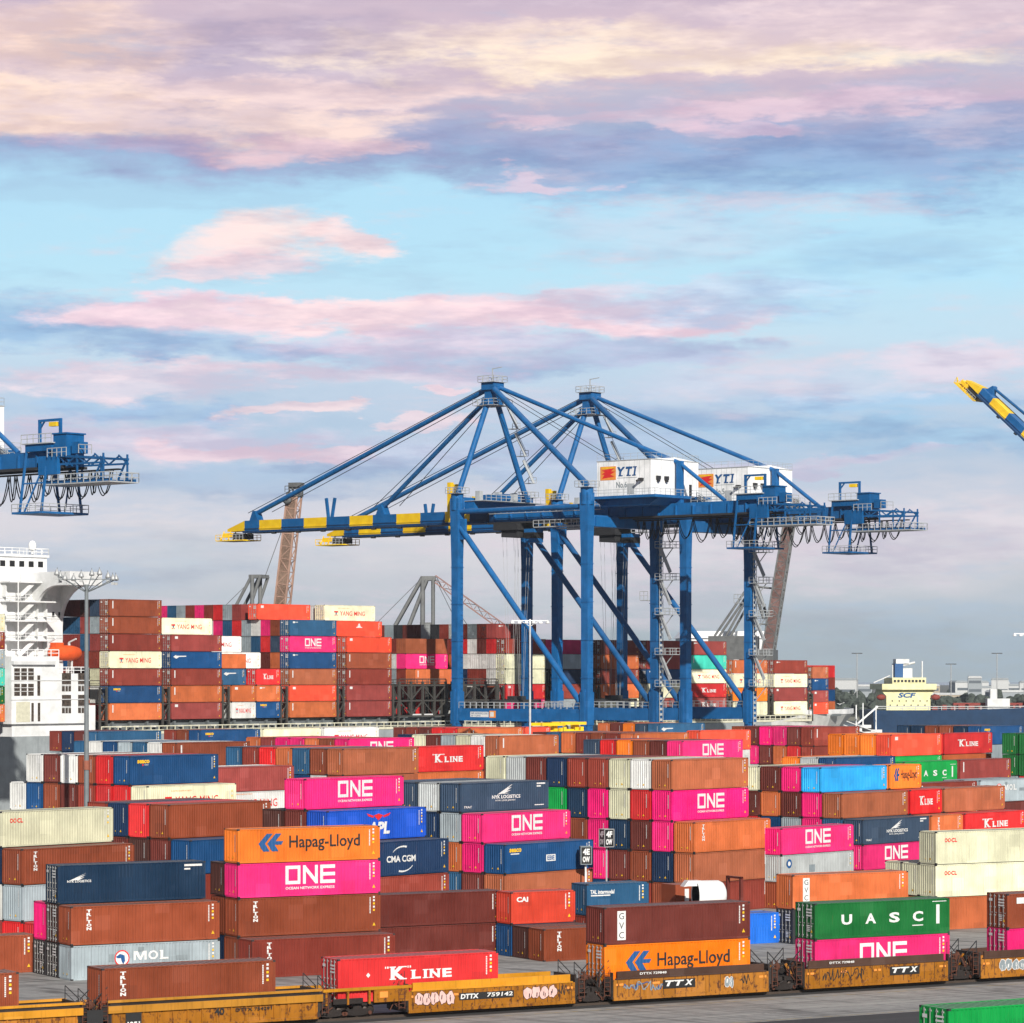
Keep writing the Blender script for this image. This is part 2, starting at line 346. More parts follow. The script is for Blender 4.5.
        put_text(mb, 'seaco', .6, 2.2, h-.72, h-.38, Y_, .04, 0, y); put_rect(mb, .75, 1.9, h-.92, h-.82, W_, y); put_rect(mb, 5.6, 6.9, h-1.7, h-1.1, W_, y); put_text(mb, 'EBE', 5.75, 6.75, h-1.6, h-1.2, B_, .03, 0, y-.002)
    elif kind == 'cai': put_text(mb, 'CAI', .75*k*1.4, 2.3*k*1.4 if k > .9 else 1.6, h-.82, h-.40, W_, .04, 0, y)
    elif kind == 'tal': put_text(mb, 'TAL intermodal', .35, 2.7, h-.85, h-.50, W_, .03, .1, y); put_rect(mb, .4, 2.3, h-1.02, h-.92, W_, y)
    elif kind == 'tex': put_text(mb, 'tex', .5, 1.5, h-.72, h-.35, W_, .04, 0, y)
    elif kind == 'box': put_rect(mb, .9, 1.6, h-.75, h-.30, W_, y)
    elif kind == 'strip': put_rect(mb, .75, .98, h-1.6, h-.3, W_, y)
    elif kind == 'dot': put_rect(mb, .9, 1.45, h-.62, h-.32, W_, y); put_rect(mb, 1.5, 2.2, h-.5, h-.4, W_, y)
    elif kind == 'arrow': put_poly(mb, [(.5,2.0),(1.2,2.35),(1.2,2.18),(3.6,2.18),(3.6,2.02),(1.9,1.98),(1.2,1.65)], W_, y)
    elif kind == 'sq': put_disc(mb, 1.3, h-.85, .45, B_, y); put_disc(mb, 1.3, h-.85, .22, W_, y-.001); put_rect(mb, 4.6, 5.6, .8, 1.5, G_, y); put_rect(mb, 1.0, 2.1, .3, .8, G_, y)
    elif kind == 'asc': put_text(mb, 'K', 5.8, 6.3, .9, 1.6, K_, .03, 0, y); put_text(mb, 'LINE', 6.6, 7.8, .9, 1.4, K_, .02, 0, y); put_rect(mb, 4.0, 5.0, 1.0, 1.7, G_, y)
    elif kind == 'emb': put_disc(mb, 6.0*k, h-.7, .25, W_, y); put_rect(mb, 5.2*k, 6.8*k, h-1.25, h-1.1, W_, y); put_rect(mb, 5.6*k, 6.4*k, h-1.1, h-.85, W_, y)
    else: raise ValueError(kind)
    # identification block near the right-hand end of the side
    x = L-.95
    if kind not in ('nyk', 'wing', 'uasc'):
        for i in range(11): put_rect(mb, x, x+.10, h-.36-i*.115, h-.36-i*.115+.085, W_, y)
        for i, c in enumerate((W_, W_, Y_, W_, Y_)): put_rect(mb, x+.30, x+.46, h-.34-i*.25, h-.34-i*.25+.15, c, y)
        put_poly(mb, [(x+.26,.42),(x+.52,.42),(x+.39,.68)], Y_, y)
    return drape(mb.mesh('lettering', MK), L)
_lg = {}
def logo(kind, L, h):
    k = (kind, L, h)
    if k not in _lg: _lg[k] = logo_mesh(kind, L, h)
    return _lg[k]
def ids_mesh(L, h, door):
    """identification strings on the end wall (and on an otherwise unmarked long side)"""
    mb = MB()
    to = lambda a, b: (-.006, 2.44-a, b)
    if door:
        for i in range(3): put_rect(mb, 1.45, 2.15, h-.50-i*.22, h-.50-i*.22+.11, W_, to=lambda a, b: (-.07, 2.44-a, b))
        put_rect(mb, .35, .75, h-.6, h-.4, W_, to=lambda a, b: (-.07, 2.44-a, b))
        for i in range(4): put_rect(mb, 1.5, 1.9, .95-i*.13, 1.02-i*.13, W_, to=lambda a, b: (-.07, 2.44-a, b))
        put_poly(mb, [(2.0,.5),(2.22,.5),(2.11,.72)], Y_, to=lambda a, b: (-.07, 2.44-a, b))
    else:
        for i in range(12): put_rect(mb, 1.93, 2.0, h-.5-i*.11, h-.5-i*.11+.08, W_, to=to)
        put_poly(mb, [(1.50,.38),(1.72,.38),(1.61,.58)], Y_, to=to); put_rect(mb, .9, .98, .4, .5, Y_, to=to)
    return mb.mesh('code_marking', MK)
def sidecode_mesh(L, h):
    mb = MB(); y = YL; x = L-.95
    for i in range(11): put_rect(mb, x, x+.10, h-.36-i*.115, h-.36-i*.115+.085, W_, y)
    for i, c in enumerate((W_, W_, Y_, W_, Y_)): put_rect(mb, x+.30, x+.46, h-.34-i*.25, h-.34-i*.25+.15, c, y)
    put_poly(mb, [(x+.26,.42),(x+.52,.42),(x+.39,.68)], Y_, y)
    return mb.mesh('code_marking', MK)

# ------------------------------------------------------------------ container meshes
WD = 2.44
CD = .054
def corr(mb, P, length, z0, z1, mi=0):
    """trapezoid-corrugated sheet; P(t, depth, z) maps along/depth/height"""
    n = max(4, int(round(length/.278))); p = length/n
    pts = []
    for i in range(n):
        a = i*p
        pts += [(a, 0), (a+p*.31, 0), (a+p*.5, 1), (a+p*.81, 1)]
    pts.append((length, 0))
    vs = []
    for t, d in pts: vs += [P(t, d*CD, z0), P(t, d*CD, z1)]
    mb.add(vs, [(2*i, 2*i+2, 2*i+3, 2*i+1) for i in range(len(pts)-1)], mi)
_bm = {}
def body_mesh(L, h):
    k = (L, h)
    if k in _bm: return _bm[k]
    mb = MB(); z0, z1 = .15, h-.09; e = .15
    corr(mb, lambda t, d, z: (e+t, .012+d, z), L-2*e, z0, z1)
    corr(mb, lambda t, d, z: (L-e-t, WD-.012-d, z), L-2*e, z0, z1)
    corr(mb, lambda t, d, z: (L-.012-d, e+t, z), WD-2*e, z0, z1)
    n = int((L-.4)/.42)                                          # pressed roof panels
    for i in range(n):
        a = .2+i*(L-.4)/n; b = .2+(i+1)*(L-.4)/n
        mb.add([(a,.1,h-.035),(b-.1,.1,h-.035),(b-.06,.1,h-.055),(b,.1,h-.055),(a,WD-.1,h-.035),(b-.1,WD-.1,h-.035),(b-.06,WD-.1,h-.055),(b,WD-.1,h-.055)],
               [(0,1,5,4),(1,2,6,5),(2,3,7,6)])
    for y in (0, WD-.09): mb.box(.15, L-.15, y, y+.09, h-.09, h-.006); mb.box(.15, L-.15, y, y+.09, .012, .15)
    for x in (0, L-.15):
        for y in (0, WD-.15): mb.box(x, x+.15, y, y+.15, .118, h-.118)
        mb.box(x+.01, x+.14, .15, WD-.15, h-.11, h-.008); mb.box(x+.01, x+.14, .15, WD-.15, .014, .15)
    for x in (.15, L-.33): mb.box(x, x+.18, .09, WD-.09, h-.05, h-.02)
    mb.box(.15, L-.15, .09, WD-.09, .10, .13)                    # floor
    for x in (-.003, L-.175):                                    # corner castings
        for y in (-.003, WD-.159):
            for z in (0, h-.118): mb.box(x, x+.178, y, y+.162, z, z+.118, 1)
    _bm[k] = mb.mesh('body', [PAINT['tr'], M_dark]); return _bm[k]
_em = {}
def end_mesh(h, door):
    k = (h, door)
    if k in _em: return _em[k]
    mb = MB()
    if not door:
        corr(mb, lambda t, d, z: (.012+d, WD-.15-t, z), WD-.3, .15, h-.1)
        _em[k] = mb.mesh('end_wall', [PAINT['tr']])
    else:
        for y0, y1 in ((.16, 1.212), (1.228, WD-.16)):
            mb.box(.03, .07, y0, y1, .17, h-.12)
            for zz in (.30, .95, 1.6, h-.42): mb.box(.018, .03, y0+.08, y1-.08, zz, zz+.16)
        _em[k] = mb.mesh('door', [PAINT['tr']])
    return _em[k]
_rm = {}
def rods_mesh(h):
    if h not in _rm:
        mb = MB()
        for y in (.45, .95, 1.49, 1.99):
            mb.tube((-.035, y, .08), (-.035, y, h-.06), .024, 6)
            for zz in (.22, .9, 1.5, h-.25): mb.box(-.055, .018, y-.07, y+.07, zz, zz+.09)
            mb.box(-.062, -.04, y-.30, y, 1.12, 1.17)
        _rm[h] = mb.mesh('lock_rods', [M_rod])
    return _rm[h]
_im = {}
def paintslot(o, m):
    o.material_slots[0].link = 'OBJECT'; o.material_slots[0].material = m
CONT = []
def container(loc, rz, col, L, h, lg=None, door=False, label='', group='', detail=True):
    o = thing('shipping_container', label, 'container', loc, rz, group)
    m = PAINT[col]
    paintslot(link('body', body_mesh(L, h), o), m)
    e = link('door' if door else 'end_wall', end_mesh(h, door), o); paintslot(e, m)
    if door and detail: link('lock_rods', rods_mesh(h), e)
    k = (L, h, door)
    if k not in _im: _im[k] = ids_mesh(L, h, door)
    if detail: link('code_marking', _im[k], o)
    if lg: link('lettering', logo(lg, L, h), o)
    elif detail:
        k = ('s', L, h)
        if k not in _im: _im[k] = sidecode_mesh(L, h)
        link('code_marking', _im[k], o)
    CONT.append(o); return o
# ------------------------------------------------------------------ yard stacks
ORD = ['front', 'second', 'third', 'fourth', 'fifth', 'sixth', 'seventh', 'eighth', 'ninth', 'tenth', 'eleventh', 'twelfth', 'thirteenth', 'fourteenth']
LGW = dict(one='with square white lettering', hapag='with black lettering', yang='with red lettering', kline='with white lettering', klow='with white lettering',
  triton='with vertical white lettering', gvc='with white letter panel', uasc='with spaced white letters', mol='with round emblem', oocl='with red lettering', cma='with white arcs',
  apl='with red bird emblem', nyk='with white wing emblem', wing='with white wing emblem', seaco='with yellow lettering', seabox='with yellow lettering', cai='with white lettering',
  tal='with white lettering', tex='with white lettering', box='with white panel', strip='with white strip', dot='with white panel', arrow='with white arrow', sq='with blue ring', asc='with black lettering', emb='with white emblem')
FILL = []                     # columns hidden inside the stacks: (origin, rot, local x, local y, z, L, h)
TRL = radians(30.2); TYD = radians(49.0); TSH = radians(49.0)
HC, ST = 2.90, 2.59
def blk(desc, th, px, Z, tiers, rows, dx=0., pitch=None, fill=True, group='stacked containers in the yard', z0=0., L0=12.19, detail=True, front=None):
    """rows: list of (row, tier, colour, logo/None, flags); flags: s = 20 ft, d = doors face the camera, x<metres> = shift along the stack"""
    if pitch is None: pitch = 2.66 if th > .7 else 2.56
    X = (px-512)*Z/F_PX; u = Vector((cos(th), sin(th), 0)); n = Vector((-sin(th), cos(th), 0)); o = Vector((X, Z, 0))
    nt = len(tiers); zs = [z0]
    for h in tiers: zs.append(zs[-1]+h+.045)
    fr = min(r for r, *_ in rows) if front is None else front
    tops = {}
    for r, t, col, lg, fl in rows:
        sh = dx; L = 12.19
        for w in fl.split():
            if w == 's': L = 6.06
            elif w == 'l': L = 13.72
            elif w[0] == 'x': sh += float(w[1:])
        jit = rnd.uniform(-.04, .04)
        p = o + u*(sh+jit) + n*(r*pitch+rnd.uniform(-.02, .02)) + Vector((0,0,zs[t-1]))
        tw = 'top' if t == nt else 'bottom' if t == 1 else ORD[t-1]
        lab = PAL[col][0] + (' short' if L < 7 else '') + ' container' + (' '+LGW[lg] if lg else '') + ', ' + tw + ' tier, ' + ORD[int(r-fr)] + ' row, ' + desc
        if len(lab.replace(',', '').split()) > 16: lab = lab.replace(' '+LGW[lg], '')
        container(p, th+rnd.uniform(-.0015, .0015), col, L, tiers[t-1], lg, 'd' in fl.split(), lab, group, detail)
        tops.setdefault(r, {})[t] = (sh, L)
    if fill:
        for r, d in tops.items():
            for t in range(1, max(d)):
                if t not in d: FILL.append((o + u*dx + n*r*pitch, th, zs[t-1], L0, tiers[t-1]))
S5 = [ST]*5; H5 = [HC]*5
# --- stacks beside the railway
blk('emblem stack at left', TRL, 71.4, 239, [ST, HC, ST], [(0,1,'gr','mol',''), (0,2,'tr','triton','')])
blk('behind the emblem stack', TRL, 71.4, 239, [ST, HC, HC], [(1,3,'ny','wing','d'), (1,2,'dk',None,'d'), (1,1,'dg',None,'d'), (2,1,'dg',None,'d'), (2,2,'pk',None,'')], front=1)
blk('stack with orange top', TRL, 238, 243, [HC, HC, ST, ST], [(-1,1,'rb','triton',''), (0,1,'tr',None,''), (0,2,'tr','triton',''), (0,3,'pk','one',''), (0,4,'hp','hapag',''), (1,3,'dk',None,'')])
blk('maroon pair behind the rail wagon', TRL, 370, 255.7, [ST, ST], [(0,1,'mr',None,''), (0,2,'mr',None,'')])
blk('short stack left of the signs', TRL, 543.8, 254.8, [ST, ST], [(0,1,'tr','triton','s'), (1,1,'dk',None,'s'), (2,1,'sb',None,'s'), (2,2,'cr','cai','s')], L0=6.06)
blk('short pair below the signs', TRL, 586.5, 264.5, [HC, ST], [(0,1,'rb',None,'s'), (0,2,'tb','tal','s')], L0=6.06)
blk('rusty pair behind green wagon load', TRL, 792.7, 271.3, [HC, HC], [(0,1,'dg',None,'d'), (0,2,'or_','gvc','')])
blk('alone on the concrete', TRL, 721, 270, [ST], [(0,1,'bb',None,'s')])
blk('alone at the left edge', TRL, -117, 240, [HC], [(0,1,'tr',None,'')])
blk('off-white stack at right', TRL, 936, 286, [HC]*3, [(0,3,'oc','oocl',''), (0,2,'oc','oocl',''), (0,1,'or_',None,''), (1,2,'oc',None,''), (2,2,'oc',None,'')])
# --- the rotated yard blocks, near to far
blk('stack at left picture edge', TYD, 22, 258, [HC]*4, [(0,1,'rd',None,''), (0,2,'gr',None,''), (0,3,'tr','triton',''), (1,4,'oc','oocl',''), (-1,1,'rd',None,'')])
blk('brown block at left', TYD, 169, 273.4, [HC]*4, [(0,4,'tr',None,''), (1,4,'rd',None,''), (2,4,'nv',None,''), (0,3,'mr',None,''), (1,3,'dk',None,''), (2,3,'mr',None,''), (-1,3,'sb',None,''), (3,4,'rb',None,'')])
blk('blue-topped block at left', TYD, 147.7, 318, H5, [(0,4,'cm','yang',''), (1,4,'rd',None,''), (2,4,'rd',None,''), (3,4,'rb',None,''), (4,4,'mr','tex',''), (5,4,'tr',None,''), (6,4,'sb',None,''), (7,4,'wh',None,''),
   (1,5,'sb','seaco',''), (2,5,'rd',None,''), (3,5,'tr',None,''), (4,5,'wh',None,''), (5,5,'mr',None,''), (6,5,'wh',None,'')])
blk('stack right of yellow lettering', TYD, 211, 333, S5, [(0,5,'pr',None,''), (0,4,'wh','yang',''), (0,3,'or_',None,''), (1,5,'wh',None,'')])
blk('magenta-topped block left of centre', TYD, 305, 269.6, [HC,HC,HC,ST,ST], [(0,5,'pk','one',''), (0,4,'mr',None,''), (-1,4,'ap','apl',''), (-2,3,'nv','cma',''), (-2,2,'rb',None,''), (1,4,'dk',None,''), (1,3,'or_',None,'')])
blk('wing-emblem block at centre', TYD, 460, 285.5, S5, [(0,5,'nk','nyk',''), (1,5,'lg',None,''), (2,5,'nk',None,''), (3,5,'tb',None,''), (-1,4,'pk','one',''), (0,4,'gr',None,''), (1,4,'nv',None,''), (2,4,'gr',None,''), (-2,3,'sb','seabox',''), (-1,3,'pk',None,''), (0,3,'or_',None,''),
   (-2,2,'lb',None,''), (-1,2,'mr',None,''), (0,2,'tb',None,''), (-2,1,'rb',None,'')])
blk('block behind the signs', TYD, 672, 306, H5, [(-1,3,'or_','triton',''), (-1,2,'lb',None,''), (-1,1,'rb',None,''), (0,5,'lb',None,''), (0,4,'pk','one',''), (0,3,'pk',None,''), (0,2,'nv',None,''), (0,1,'tr',None,''),
   (1,5,'wh',None,''), (1,4,'rd',None,''), (1,3,'mr',None,''), (1,2,'tr',None,''), (1,1,'rb',None,''), (2,5,'oc',None,''), (2,4,'oc',None,''), (2,3,'ny',None,''), (2,2,'mr','tex',''), (2,1,'rb',None,''), (3,5,'rb',None,''), (3,4,'pk',None,''), (3,3,'pk',None,''), (3,2,'pk',None,''),
   (4,5,'rb',None,''), (4,4,'ny',None,''), (4,3,'tr',None,''), (5,5,'nv',None,''), (5,4,'gn',None,''), (6,5,'mr',None,''), (7,5,'lg',None,''), (8,5,'oc',None,'')])
blk('magenta pair right of centre', TYD, 781.5, 311.5, [ST]*3, [(0,3,'pk','one',''), (0,2,'lg','sq',''), (0,1,'tr',None,'')])
blk('sky-blue block at right', TYD, 820.8, 333.5, S5, [(0,5,'sk',None,''), (1,5,'pk',None,''), (2,5,'mr',None,''), (-1,4,'lb',None,''), (0,4,'pk',None,''), (1,4,'mr',None,''), (2,4,'or_',None,''), (3,5,'cm',None,''), (3,4,'mr',None,''), (3,3,'rd',None,''), (-2,3,'nk','nyk',''), (-1,3,'tb',None,''), (0,3,'pk',None,''), (1,3,'gr',None,''), (-2,2,'pk','one','')])
blk('bay right of sky-blue block', TYD, 820.8, 333.5, S5, [(0,5,'hp','hapag','s'), (-1,4,'rd','kline','s'), (-1,4,'lb',None,'x6.5'), (-2,3,'or_','triton','s'), (-2,3,'rd','kline','x6.5')], dx=12.65, front=-2)
blk('brown row behind left pole', TYD, 343, 350, H5, [(0,5,'lb',None,''), (1,5,'tr',None,''), (2,5,'tb',None,''), (3,5,'or_',None,''), (4,5,'rd',None,''), (5,5,'rb',None,''), (6,5,'tb',None,'')])
blk('right end of that brown row', TYD, 412, 361, H5, [(0,5,'rd','kline',''), (0,4,'or_',None,'')])
blk('long row behind blue-topped block', TYD, 176.3, 381, H5, [(0,5,'tr','strip',''), (1,5,'wh',None,''), (2,5,'tb',None,''), (3,5,'gr','dot',''), (4,5,'sb',None,''), (5,5,'wh',None,''), (6,5,'tb','tal','')])
blk('far brown row at centre', TYD, 499.3, 423, H5, [(0,5,'lb','strip',''), (1,5,'wh',None,''), (2,5,'oc','oocl',''), (3,5,'gr',None,''), (4,5,'mr',None,''), (5,5,'oc',None,''), (6,5,'nv',None,'')])
blk('magenta-ended row at right centre', TYD, 682.6, 391, H5, [(0,5,'pk','one',''), (1,5,'mr','tex',''), (2,5,'tr',None,''), (3,5,'hp',None,''), (4,5,'rd',None,''), (5,5,'nk',None,'')])
blk('magenta-ended row left of centre', TYD, 348.5, 404, H5, [(0,5,'pk','one',''), (1,5,'tr',None,''), (2,5,'or_',None,''), (3,5,'pk',None,''), (4,5,'pk',None,''), (5,5,'pr',None,''), (6,5,'or_',None,'')])
blk('long row behind the signs', TYD, 634, 440, H5, [(0,5,'or_','strip',''), (1,5,'rb',None,''), (2,5,'tr',None,''), (3,5,'rb',None,''), (4,5,'or_',None,''), (5,5,'tb',None,''), (6,5,'mr',None,'')])
blk('right end of long row', TYD, 699.8, 462, H5, [(0,5,'br',None,'')])
blk('scarlet row below tanker', TYD, 891.5, 431, H5, [(0,5,'br','box',''), (1,5,'hp',None,''), (2,5,'hp',None,''), (3,5,'hp',None,''), (0,4,'gn',None,''), (1,4,'gn',None,'')])
blk('right end of scarlet row', TYD, 891.5, 431, H5, [(0,5,'rd','kline','')], dx=12.75)
blk('stack at right picture edge', TYD, 1034, 440, H5, [(0,5,'ug',None,''), (1,5,'ug',None,''), (0,4,'ug',None,''), (1,4,'ug',None,'')])
blk('green stack near right edge', TYD, 904, 405, [HC]*4, [(0,4,'gn','uasc',''), (0,3,'rb',None,'')])
blk('maroon stack near right edge', TYD, 904, 405, [HC]*4, [(0,4,'pr','strip',''), (0,3,'mr',None,'')], dx=12.9)
blk('grey stack near right edge', TYD, 980, 372, [ST]*4, [(0,4,'gr','mol',''), (0,3,'mr',None,''), (1,4,'gr',None,'')])
blk('left of grey stack', TYD, 980, 372, [ST]*4, [(0,4,'rb','strip','')], dx=-12.9)
blk('flat row behind sky-blue block', TYD, 836, 372, S5, [(0,5,'sb',None,''), (1,5,'lg',None,''), (2,5,'hp',None,'')])
# --- rows along the quay
blk('quay row left of yellow machine', TYD, 469.6, 482, H5, [(0,5,'or_','strip',''), (1,5,'rd',None,''), (2,5,'rd',None,''), (3,5,'mr','tex',''), (4,5,'rb',None,''), (5,5,'mr','tex',''), (0,5,'br',None,'s x12.8')])
blk('white-ended quay row', TYD, 323.8, 486, H5, [(0,5,'wh','yang',''), (1,5,'mr','tex','')])
blk('blue-ended quay row at left', TYD, 200.5, 466, H5, [(0,5,'sb','seaco',''), (1,5,'tr',None,''), (2,5,'rb',None,'')])
blk('cream quay container', TYD, 263, 476, H5, [(0,5,'cm',None,'')])
blk('steel-blue quay row at left', TYD, 98, 454, H5, [(0,5,'tb',None,''), (1,5,'mr',None,''), (2,5,'nv',None,''), (3,5,'rb',None,'')])
blk('quay row right of yellow machine', TYD, 659.5, 525, H5, [(0,5,'tb','arrow',''), (1,5,'nk',None,''), (2,5,'hp',None,''), (3,5,'mr',None,''), (4,5,'or_',None,'')])
blk('maroon quay row below ship bow', TYD, 814, 491, H5, [(0,5,'rb','strip',''), (1,5,'mr','tex',''), (2,5,'pk',None,''), (3,5,'pk',None,''), (4,5,'mr',None,''), (5,5,'tr',None,''), (0,4,'rb',None,''), (1,4,'rd',None,''), (2,4,'or_',None,''), (3,4,'mr',None,''), (4,4,'pk',None,'')])
blk('quay row below the tanker', TYD, 981, 500, H5, [(0,5,'sb','seaco',''), (1,5,'ny',None,''), (2,5,'tr',None,''), (3,5,'tr',None,''), (4,5,'ny',None,''), (5,5,'ny',None,'')])
NYARD = len(CONT)

# ------------------------------------------------------------------ containers on the ship
SHX, SHY = -69.0, 548.0
su = Vector((cos(TSH), sin(TSH), 0)); sn = Vector((-sin(TSH), cos(TSH), 0))
def ship_pt(a, y, z): return Vector((SHX, SHY, 0)) + su*a + sn*y + Vector((0,0,z))
TZ = 2.98
seen = set(); SFILL = []
def bay(a, desc, rows, z0=14.9, th=TZ):
    for r, t, col, lg, fl in rows:
        L = 12.19; sh = 0; h = HC; seen.add((a, r, t))
        for w in fl.split():
            if w == 's': L = 6.06
            elif w == 'l': L = 13.72; sh -= .76
            elif w == 'q': h = ST
            elif w[0] == 'x': sh += float(w[1:])
        if r > 0 and lg is None and L < 13 and h == HC: SFILL.append((a+sh, r, z0+(t-1)*th, L, col)); continue
        lab = PAL[col][0] + (' short' if L < 7 else '') + ' container' + (' '+LGW[lg] if lg else '') + ', ' + ('bottom' if t == 1 else ORD[t-1]) + ' tier, ' + ORD[r] + ' row, ' + desc
        if len(lab.replace(',', '').split()) > 16: lab = lab.replace(' '+LGW[lg], '')
        container(ship_pt(a+sh, r*2.5, z0+(t-1)*th), TSH, col, L, h, lg, True, lab, 'containers on the ship deck', detail=(r == 0 or L > 13))
def col(r, t0, s, **k):      # a column of plain boxes: colours listed from tier t0 upwards
    return [(r, t0+i, c, None, '') for i, c in enumerate(s.split())]
B0 = [(0,7,'tr','strip',''), (0,6,'tr','strip',''), (0,5,'rb','strip',''), (0,4,'cm','yang',''), (0,3,'rb','strip',''), (0,2,'sb','seaco',''), (0,1,'or_','strip','')]
B0 += col(1, 3, 'oc rb pr gr nk') + col(2, 4, 'rb tb pr dk') + col(3, 4, 'rb pr tb mr') + col(4, 5, 'pr tb mr')
bay(0, 'ship bay beside the bridge', B0)
bay(14.45, 'second ship bay from bridge', [(0,5,'pr','box',''), (0,4,'sb','arrow',''), (0,3,'rb','strip',''), (0,2,'or_','strip',''), (0,1,'pr','box',''), (1,6,'cm','yang','')])
bay(29.0, 'ship bay of short containers', [(0,1,'wh','yang','s'), (0,1,'sb','seaco','s x6.2'), (0,2,'or_','box','s'), (0,2,'or_','dot','s x6.2'), (0,3,'rd','kline','s x6.2'), (1,3,'tb','arrow','s'), (2,4,'wh','yang',''), (4,5,'wh','yang',''), (1,4,'or_',None,'q s')])
B3 = [(0,6,'tb','dot',''), (0,5,'pk','one',''), (0,4,'sb','dot',''), (0,3,'lb','strip',''), (0,2,'br','box',''), (0,1,'or_','strip',''), (3,7,'br','box','l')]
for r, cs in enumerate(['4 or_ nk tr', '4 mr rd pk', '4 pr tb wh', '5 gr gr', '5 tb rd pr', '6 tb gr', '6 pk rd', '6 wh rb', '6 tb pk', '7 rb', '7 gr', '7 tb', '7 pk', '7 pk']):
    t0 = int(cs.split()[0])
    B3 += [(r+1, t0+i, c, None, '') for i, c in enumerate(cs.split()[1:])]
B3 = [b for b in B3 if b[0] < 14 and not (b[0] == 3 and b[1] == 7 and b[4] == '')]
bay(43.6, 'third ship bay from bridge', B3)
bay(58.5, 'fourth ship bay from bridge', [(0,5,'br','box',''), (0,4,'tr','strip',''), (0,3,'rb','strip',''), (0,2,'pr','box',''), (0,1,'pr','strip',''), (1,6,'br','emb',''), (2,7,'cm','yang','l')] + col(1, 5, 'pr') + col(3, 7, 'wh'))
bay(88.0, 'ship bay behind lattice frames', [(5,5,'lb',None,''), (5,4,'pk','one',''), (4,3,'or_','strip',''), (5,3,'rb',None,''), (6,3,'gr',None,''), (6,5,'rb',None,''), (6,4,'wh',None,'')])
bay(103.2, 'ship bay right of lattice frames', [(0,5,'rb',None,''), (0,4,'oc','asc',''), (0,3,'oc','asc',''), (0,2,'rd','box',''), (0,1,'pk',None,''), (1,6,'pr','dot','')] + [(r, 6, c, None, '') for r, c in enumerate('dg gr or_ wh rb dg lg mr mr dg gr rb wh'.split(), 2)] + col(1,3,'wh wh rd') + col(2,3,'rb wh mr rb') + col(3,3,'rb wh wh gr') + col(4,3,'nv wh rd rb') + col(5,3,'nv or_ rb wh'))
bay(118.0, 'ship bay behind the near crane', col(0,1,'gr rb nv gr') + col(1,1,'or_ rb gr nv pk') + col(2,1,'rb mr gr or_ pk'))
bay(132.7, 'ship bay between crane legs', [(0,5,'mr',None,''), (0,4,'or_','strip',''), (0,3,'rb',None,''), (0,2,'or_','strip',''), (0,1,'cm',None,'')] + col(1,1,'gr nv rb or_ rb'))
bay(147.5, 'ship bay under the second crane', [(0,5,'pr',None,''), (0,4,'pr',None,''), (0,3,'sb','dot',''), (0,2,'cm',None,''), (0,1,'rb',None,'')] + col(1,1,'wh nv gr rb pr'))
bay(162.4, 'ship bay with teal box', [(0,5,'pr','dot',''), (0,4,'tl','strip',''), (0,3,'cm','yang',''), (0,2,'rd','kline',''), (0,1,'pr','kline','')])
bay(177.0, 'second ship bay from bow', [(0,4,'or_','strip',''), (0,3,'cm','yang',''), (0,2,'hp',None,''), (0,1,'cm',None,'')], z0=13.95)
bay(191.7, 'last long bay before bow', [(0,4,'rb','dot',''), (0,3,'cm','yang',''), (0,2,'pr','box',''), (0,1,'cm','yang','')], z0=13.95)
bay(205.8, 'short bay at the bow', [(0,1,'br','box','s q'), (0,2,'pr','box','s q'), (0,3,'sb','dot','s q'), (0,4,'lb',None,'s q'), (1,4,'rd',None,''), (1,3,'rb',None,'s x6.2'), (1,2,'sb',None,'s x6.2'), (1,1,'or_',None,'s x6.2')], z0=13.95, th=2.62)

